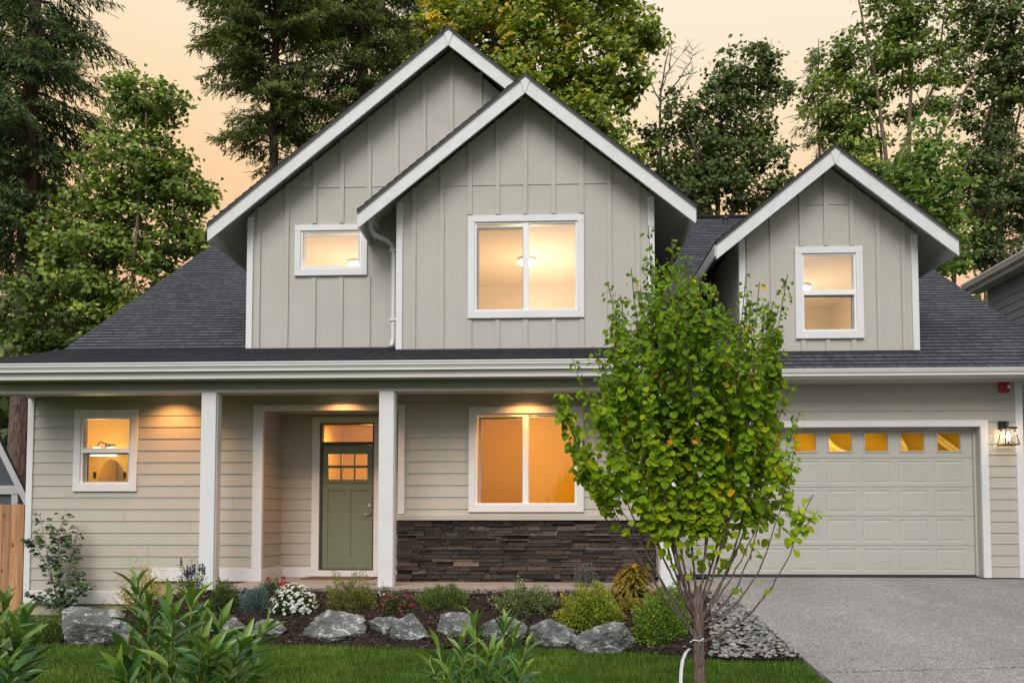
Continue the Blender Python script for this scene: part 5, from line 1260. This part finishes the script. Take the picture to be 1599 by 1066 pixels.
shrub(270, 880, 326, 940, 'varieg', 'catmint clump with purple spikes in front of the left column', 'flowering_plant', 'plant', n=800, L=(.018, .035), seed=4, lump=.4, up=.8,
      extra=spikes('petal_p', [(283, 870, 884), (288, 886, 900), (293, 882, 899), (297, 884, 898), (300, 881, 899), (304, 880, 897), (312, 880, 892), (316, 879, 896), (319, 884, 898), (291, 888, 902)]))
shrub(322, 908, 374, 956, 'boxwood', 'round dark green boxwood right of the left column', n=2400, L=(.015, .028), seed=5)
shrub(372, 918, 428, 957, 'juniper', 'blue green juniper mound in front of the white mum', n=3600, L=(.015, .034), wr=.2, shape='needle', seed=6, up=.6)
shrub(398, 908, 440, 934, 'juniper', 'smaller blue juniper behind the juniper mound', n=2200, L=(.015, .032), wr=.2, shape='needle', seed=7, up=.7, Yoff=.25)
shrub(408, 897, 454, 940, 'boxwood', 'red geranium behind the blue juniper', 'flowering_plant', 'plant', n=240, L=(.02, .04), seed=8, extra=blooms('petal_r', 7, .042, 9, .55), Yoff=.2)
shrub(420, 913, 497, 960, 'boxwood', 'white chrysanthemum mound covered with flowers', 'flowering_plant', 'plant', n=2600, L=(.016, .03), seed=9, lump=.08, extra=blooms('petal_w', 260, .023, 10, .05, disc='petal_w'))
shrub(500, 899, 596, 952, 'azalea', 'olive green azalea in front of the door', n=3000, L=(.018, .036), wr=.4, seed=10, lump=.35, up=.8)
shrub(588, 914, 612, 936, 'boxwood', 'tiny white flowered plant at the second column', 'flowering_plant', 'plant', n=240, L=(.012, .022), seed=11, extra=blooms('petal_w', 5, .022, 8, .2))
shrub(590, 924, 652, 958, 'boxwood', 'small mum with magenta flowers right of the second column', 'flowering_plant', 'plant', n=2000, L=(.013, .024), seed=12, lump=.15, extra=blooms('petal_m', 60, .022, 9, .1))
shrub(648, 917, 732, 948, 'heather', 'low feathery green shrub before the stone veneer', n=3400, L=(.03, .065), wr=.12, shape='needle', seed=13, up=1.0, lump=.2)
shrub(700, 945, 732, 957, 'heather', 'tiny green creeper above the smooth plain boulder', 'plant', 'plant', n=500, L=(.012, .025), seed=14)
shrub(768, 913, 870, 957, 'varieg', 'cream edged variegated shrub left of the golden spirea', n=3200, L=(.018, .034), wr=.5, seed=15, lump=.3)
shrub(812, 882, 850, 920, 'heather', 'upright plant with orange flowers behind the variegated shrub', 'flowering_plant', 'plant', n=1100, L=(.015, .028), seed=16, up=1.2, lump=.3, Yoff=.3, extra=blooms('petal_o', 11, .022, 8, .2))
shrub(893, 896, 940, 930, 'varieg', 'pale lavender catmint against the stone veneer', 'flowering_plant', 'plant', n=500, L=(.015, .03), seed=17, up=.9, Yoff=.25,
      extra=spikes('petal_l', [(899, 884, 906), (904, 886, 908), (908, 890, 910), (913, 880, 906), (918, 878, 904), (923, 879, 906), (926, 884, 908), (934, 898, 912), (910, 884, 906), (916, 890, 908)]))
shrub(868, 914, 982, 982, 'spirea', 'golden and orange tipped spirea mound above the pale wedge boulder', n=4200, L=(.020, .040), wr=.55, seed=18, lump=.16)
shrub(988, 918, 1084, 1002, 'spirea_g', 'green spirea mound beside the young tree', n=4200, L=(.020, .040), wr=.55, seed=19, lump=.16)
def weeping(px0, py0, px1, py1, label, seed):
    rs = np.random.RandomState(seed); rg = random.Random(seed); b = gpix((px0+px1)/2, py1); Y = b.y+.25; sc = Y/F; w, h = (px1-px0)*sc/2, (py1-py0)*sc; cx = X((px0+px1)/2, Y, py1); zb = Z(py1, Y, 990)
    t = empty('dwarf_spruce', (cx, Y, zb), label, 'shrub'); mb = MB(); lb = LB(); top = Vector((cx, Y, zb+h*.98)); mb.tube([(cx, Y, zb-.05), top], [.014, .008], 6)
    for k in range(120):
        az = rg.uniform(0, 6.28); u = rg.uniform(0, 1); s = top.lerp(Vector((cx, Y, zb+h*.15)), u*.8); L = w*rg.uniform(.55, 1.05)*(.70+.45*u); e_ = s+Vector((math.cos(az)*L, math.sin(az)*L*.8, -L*rg.uniform(.15, .75)+.02)); pts = [s.lerp(e_, q/6)+Vector((0, 0, .25*L*math.sin(math.pi*q/6)*.6)) for q in range(7)]
        mb.tube(pts, .004, 4, cap=False); m = 130; v = rs.uniform(.1, 1, m)*5.99; i = v.astype(int); f = v-i; pa = np.array(pts); c = pa[i]*(1-f)[:, None]+pa[i+1]*f[:, None]; dv = unit(pa[i+1]-pa[i])
        th = rs.normal(size=(m, 3)); D = dv*.9+unit(th)*.7; lb.add('needle', c, D, np.array([0, 0, 1.0]), .032, .0085, np.clip(.25+.6*v/6*(1-.3*u)+rs.normal(0, .12, m), 0, 1))
    mb.build('stem', M['twig'], t); lb.build('foliage', M['goldspruce'], t)
weeping(950, 884, 1028, 945, 'golden dwarf spruce with drooping tips before the stone veneer', 61)
shrub(955, 930, 1010, 962, 'goldspruce', 'low orange tipped spirea between the two larger spireas', n=1300, L=(.016, .030), seed=23, Yoff=.1)

def camellia():
    rs = np.random.RandomState(5); rg = random.Random(5); b = gpix(95, 962); Y = b.y+.05
    t = empty('camellia', (b.x, Y, b.z), 'tall sparse camellia with glossy dark leaves at the left house corner', 'shrub'); mb = MB(); lb = LB()
    for (pts, r) in (([(96, 962), (92, 900), (84, 850), (102, 797)], .009), ([(95, 962), (80, 900), (72, 850), (62, 802)], .008), ([(96, 955), (105, 890), (118, 850), (123, 820)], .007), ([(95, 950), (78, 880), (56, 850), (48, 845)], .006), ([(97, 962), (112, 930), (128, 920), (140, 912)], .006), ([(96, 960), (75, 940), (62, 935), (52, 930)], .005), ([(95, 955), (96, 880), (92, 840), (88, 825)], .006), ([(97, 960), (104, 930), (118, 905), (124, 895)], .006)):
        yo = rg.uniform(-.15, .15); p = [P(a, c, Y+yo*k/3) for k, (a, c) in enumerate(pts)]; ln = bez(p[0], p[1], p[2], p[3], 16); mb.tube(ln, [r*(1-.75*k/16) for k in range(17)], 5, cap=False)
        for k in range(62):
            u = rg.uniform(.08, 1)*15.9; i = int(u); o = ln[i].lerp(ln[i+1], u-i); az = rg.uniform(0, 6.28); e_ = o+Vector((math.cos(az), math.sin(az), rg.uniform(0, .7)))*rg.uniform(.01, .085); mb.tube([o, e_], .0018, 3, cap=False)
            L = rg.uniform(.065, .10); lb.add('lance', [tuple(e_)], [(math.cos(az), math.sin(az)-.1, rg.uniform(-.5, .5))], [(rg.gauss(0, .5), -.9, .6)], [L], [L*.62], [rg.uniform(0, .94) if rg.random() > .0 else 1])
    mb.build('stem', M['twig'], t); lb.build('foliage', M['camellia'], t, True)
camellia()

def laurel(stems, Y0, label, seed, Ls=(.085, .128), extra=0):
    rs = np.random.RandomState(seed); rg = random.Random(seed); bx_ = X(sum(s[0][0] for s in stems)/len(stems), Y0, 1100)
    t = empty('laurel_shrub', (bx_, Y0, .03), label, 'shrub', 'young laurels along the street edge'); mb = MB(); lb = LB()
    for (tip, foot, dy) in stems:
        Tp = P(tip[0], tip[1], Y0+dy); Ft = P(foot[0], foot[1], Y0+dy*.4); G = Vector((bx_+(Ft.x-bx_)*.35, Y0+dy*.15, .0)); ln = bez(G, G.lerp(Ft, .8)+Vector((0, 0, .1)), Ft.lerp(Tp, .45), Tp, 20)
        mb.tube(ln, [.0075-.0045*k/20 for k in range(21)], 6, cap=False); az = rg.uniform(0, 6.28); tot = sum((a-b).length for a, b in zip(ln, ln[1:])); nl = int(tot*.74/.027)
        for k in range(nl):
            u = .28+.72*(k+rg.uniform(0, .5))/nl; f = min(u, .999)*20; i = int(f); o = ln[i].lerp(ln[i+1], f-i); dv = (ln[i+1]-ln[i]).normalized(); az += 2.4+rg.uniform(-.4, .4)
            outv = Vector((math.cos(az), math.sin(az), 0)); a = (.30 if u > .9 else .62)+rg.uniform(-.2, .4); D = dv*math.cos(a)+outv*math.sin(a); L = rg.uniform(*Ls)*(.80 if u > .96 else 1)
            N = -outv*math.cos(a)*.8+dv*math.sin(a)+Vector((rg.gauss(0, .2), rg.gauss(0, .2), rg.gauss(0, .2)))
            st = o+D*.012; lb.add('lance', [tuple(st)], [tuple(D)], [tuple(N)], [L], [L*rg.uniform(.20, .27)], [min(1, max(0, rg.gauss(.45, .2)+.35*(u > .88)))])
    mb.build('stem', M['spirea_stem'], t, True); lb.build('foliage', M['laurel'], t, True)
M['spirea_stem'] = paint('laurel_stem', (.22, .25, .045), .5, .15, 30, .1)
laurel([((213, 905), (222, 1060), .1), ((232, 950), (230, 1070), -.1), ((262, 945), (248, 1075), .25), ((300, 935), (290, 1070), -.05), ((318, 960), (300, 1080), .2), ((345, 975), (312, 1080), -.15), ((200, 1015), (225, 1100), .05), ((270, 965), (262, 1090), -.25), ((318, 1005), (300, 1100), -.3), ((190, 1050), (220, 1110), -.2), ((412, 985), (345, 1090), .05), ((378, 1010), (330, 1100), -.2), ((330, 1020), (300, 1100), -.3), ((395, 1050), (340, 1110), .15)],
       2.9, 'large leafy laurel in the left foreground, biggest of the laurels', 71)
laurel([((742, 975), (742, 1070), .05), ((788, 975), (778, 1070), -.05), ((803, 990), (785, 1080), .15), ((684, 1010), (700, 1090), .1), ((720, 1005), (722, 1090), -.2), ((765, 1020), (760, 1090), -.2), ((822, 1010), (795, 1090), .0), ((700, 1045), (715, 1110), -.1), ((815, 1045), (790, 1110), -.2), ((672, 1035), (700, 1110), .2)],
       3.3, 'smaller laurel in the middle foreground with upright shoots', 73, (.075, .112))
laurel([((-18, 945), (-15, 1070), .1), ((8, 955), (0, 1080), -.1), ((38, 968), (10, 1080), .1), ((25, 995), (5, 1090), -.2), ((50, 1010), (20, 1100), .0), ((-5, 990), (-8, 1100), -.25), ((15, 1040), (5, 1120), -.3), ((40, 1045), (15, 1120), .15)],
       2.8, 'laurel cut by the left edge of the picture', 79)

# ================================================================== LAWN, CHIPS, PEBBLES
def lawn():
    rs = np.random.RandomState(3); n = 190000; x = rs.uniform(-6.8, 2.46, n); y = rs.uniform(5.4, 9.15, n)
    yf = np.array([yfront(a) for a in np.linspace(-7, 2.6, 300)]); yy = np.interp(x, np.linspace(-7, 2.6, 300), yf); k = (y < yy-.01+rs.normal(0, .018, n)); x, y = x[k], y[k]
    s = np.clip((x-.6)/1.8, 0, 1); s = s*s*(3-2*s); z = .04*(1-s)+(.04+.108*np.maximum(0, y-7)-.015)*s-.035; n = len(x)
    th = rs.uniform(0, 6.28, n); D = np.stack([np.cos(th)*.5, np.sin(th)*.5, np.full(n, 1.0)], 1); N = np.stack([np.cos(th), np.sin(th), np.zeros(n)], 1)+rs.normal(0, .3, (n, 3))
    pat = .5+.25*np.sin(x*2.1+1.3*np.sin(y*1.7))+.2*np.sin(y*3.3+x*.7); pat2 = np.sin(x*5.1+2*np.sin(y*4.3))*np.sin(y*6.7-x*1.9); h = np.clip(rs.beta(2, 2.5, n)*.70+.30*pat+.14*pat2-.02, 0, 1)
    lb = LB(); lb.add('blade', np.stack([x, y, z], 1), D, N, rs.uniform(.030, .080, n)*(.75+.45*pat), rs.uniform(.004, .007, n), h); tag(lb.build('lawn_grass', M['grass']), kind='stuff')
lawn()
def chips():
    rs = np.random.RandomState(8); n = 24000; x = rs.uniform(-7.5, 2.4, n); y = rs.uniform(7.9, 10.9, n); yy = np.array([yfront(a) for a in x]); k = y > yy; x, y = x[k], y[k]
    z = np.array([gz(a, b) for a, b in zip(x, y)])+.004+.018*np.sin(x*7.3+y*3.1)*np.sin(y*9.7-x*2.2)+rs.uniform(.008, .026, len(x)); n = len(x); L = rs.uniform(.02, .065, n)
    D = rs.normal(0, 1, (n, 3))*np.array([1, 1, .35]); N = rs.normal(0, .45, (n, 3))+np.array([0, 0, 1]); lb = LB(); lb.add('diamond', np.stack([x, y, z], 1), D, N, L, L*rs.uniform(.25, .6, n), rs.beta(1.6, 2.6, n)); tag(lb.build('bark_chips', M['chip']), kind='stuff')
chips()
def pebbles():
    rs = np.random.RandomState(4); me = bmesh.new(); bmesh.ops.create_icosphere(me, subdivisions=1, radius=1); tv = np.array([v.co[:] for v in me.verts]); tf = [tuple(v.index for v in f.verts) for f in me.faces]; me.free()
    P0, P1 = gpix(1112, 1023), gpix(1180, 1019); C0 = gpix(1062, 926); out_ = []; rn = []; tries = 0
    while len(out_) < 1500 and tries < 60000:
        tries += 1; y = rs.uniform(P1.y-.22, 10.9); u = (y-P1.y)/(10.9-P1.y); xl = min(X(1109, y, 980), DX0-.05)+.03*math.sin(y*9); x = rs.uniform(xl, DX0-.02)
        if y < yfront(min(x, 2.1))-.0: continue
        s = rs.uniform(.014, .034); sc_ = np.array([s*rs.uniform(.9, 1.5), s, s*rs.uniform(.45, .7)]); a = rs.uniform(0, 6.28); c, sn = math.cos(a), math.sin(a)
        V = tv*sc_; V = np.stack([V[:, 0]*c-V[:, 1]*sn, V[:, 0]*sn+V[:, 1]*c, V[:, 2]], 1)+np.array([x, y, gz(x, y)+.022+rs.uniform(0, .018)]); out_.append(V); rn.append(rs.beta(2, 2))
    TPL['pebble'] = ([(0, 0, 0)]*len(tv), tf); lb = LB(); lb.parts.append((np.array(out_), tf, np.array(rn), 0)); tag(lb.build('river_pebbles', M['pebble'], None, True), kind='stuff')
pebbles()
# small things in the bed
q = gpix(460, 958); q.y -= .08; mb = MB(); w = .022; z0 = q.z+.02
mb.prism([(q.x-w, q.y, z0), (q.x+w*.9, q.y, z0+.004), (q.x+w, q.y-.012, z0+.13), (q.x-w*.85, q.y-.012, z0+.135)], (0, .002, 0)); tag(mb.build('plant_label', M['tape']), 'white plant label stuck in the mulch before the white mum', 'tag')
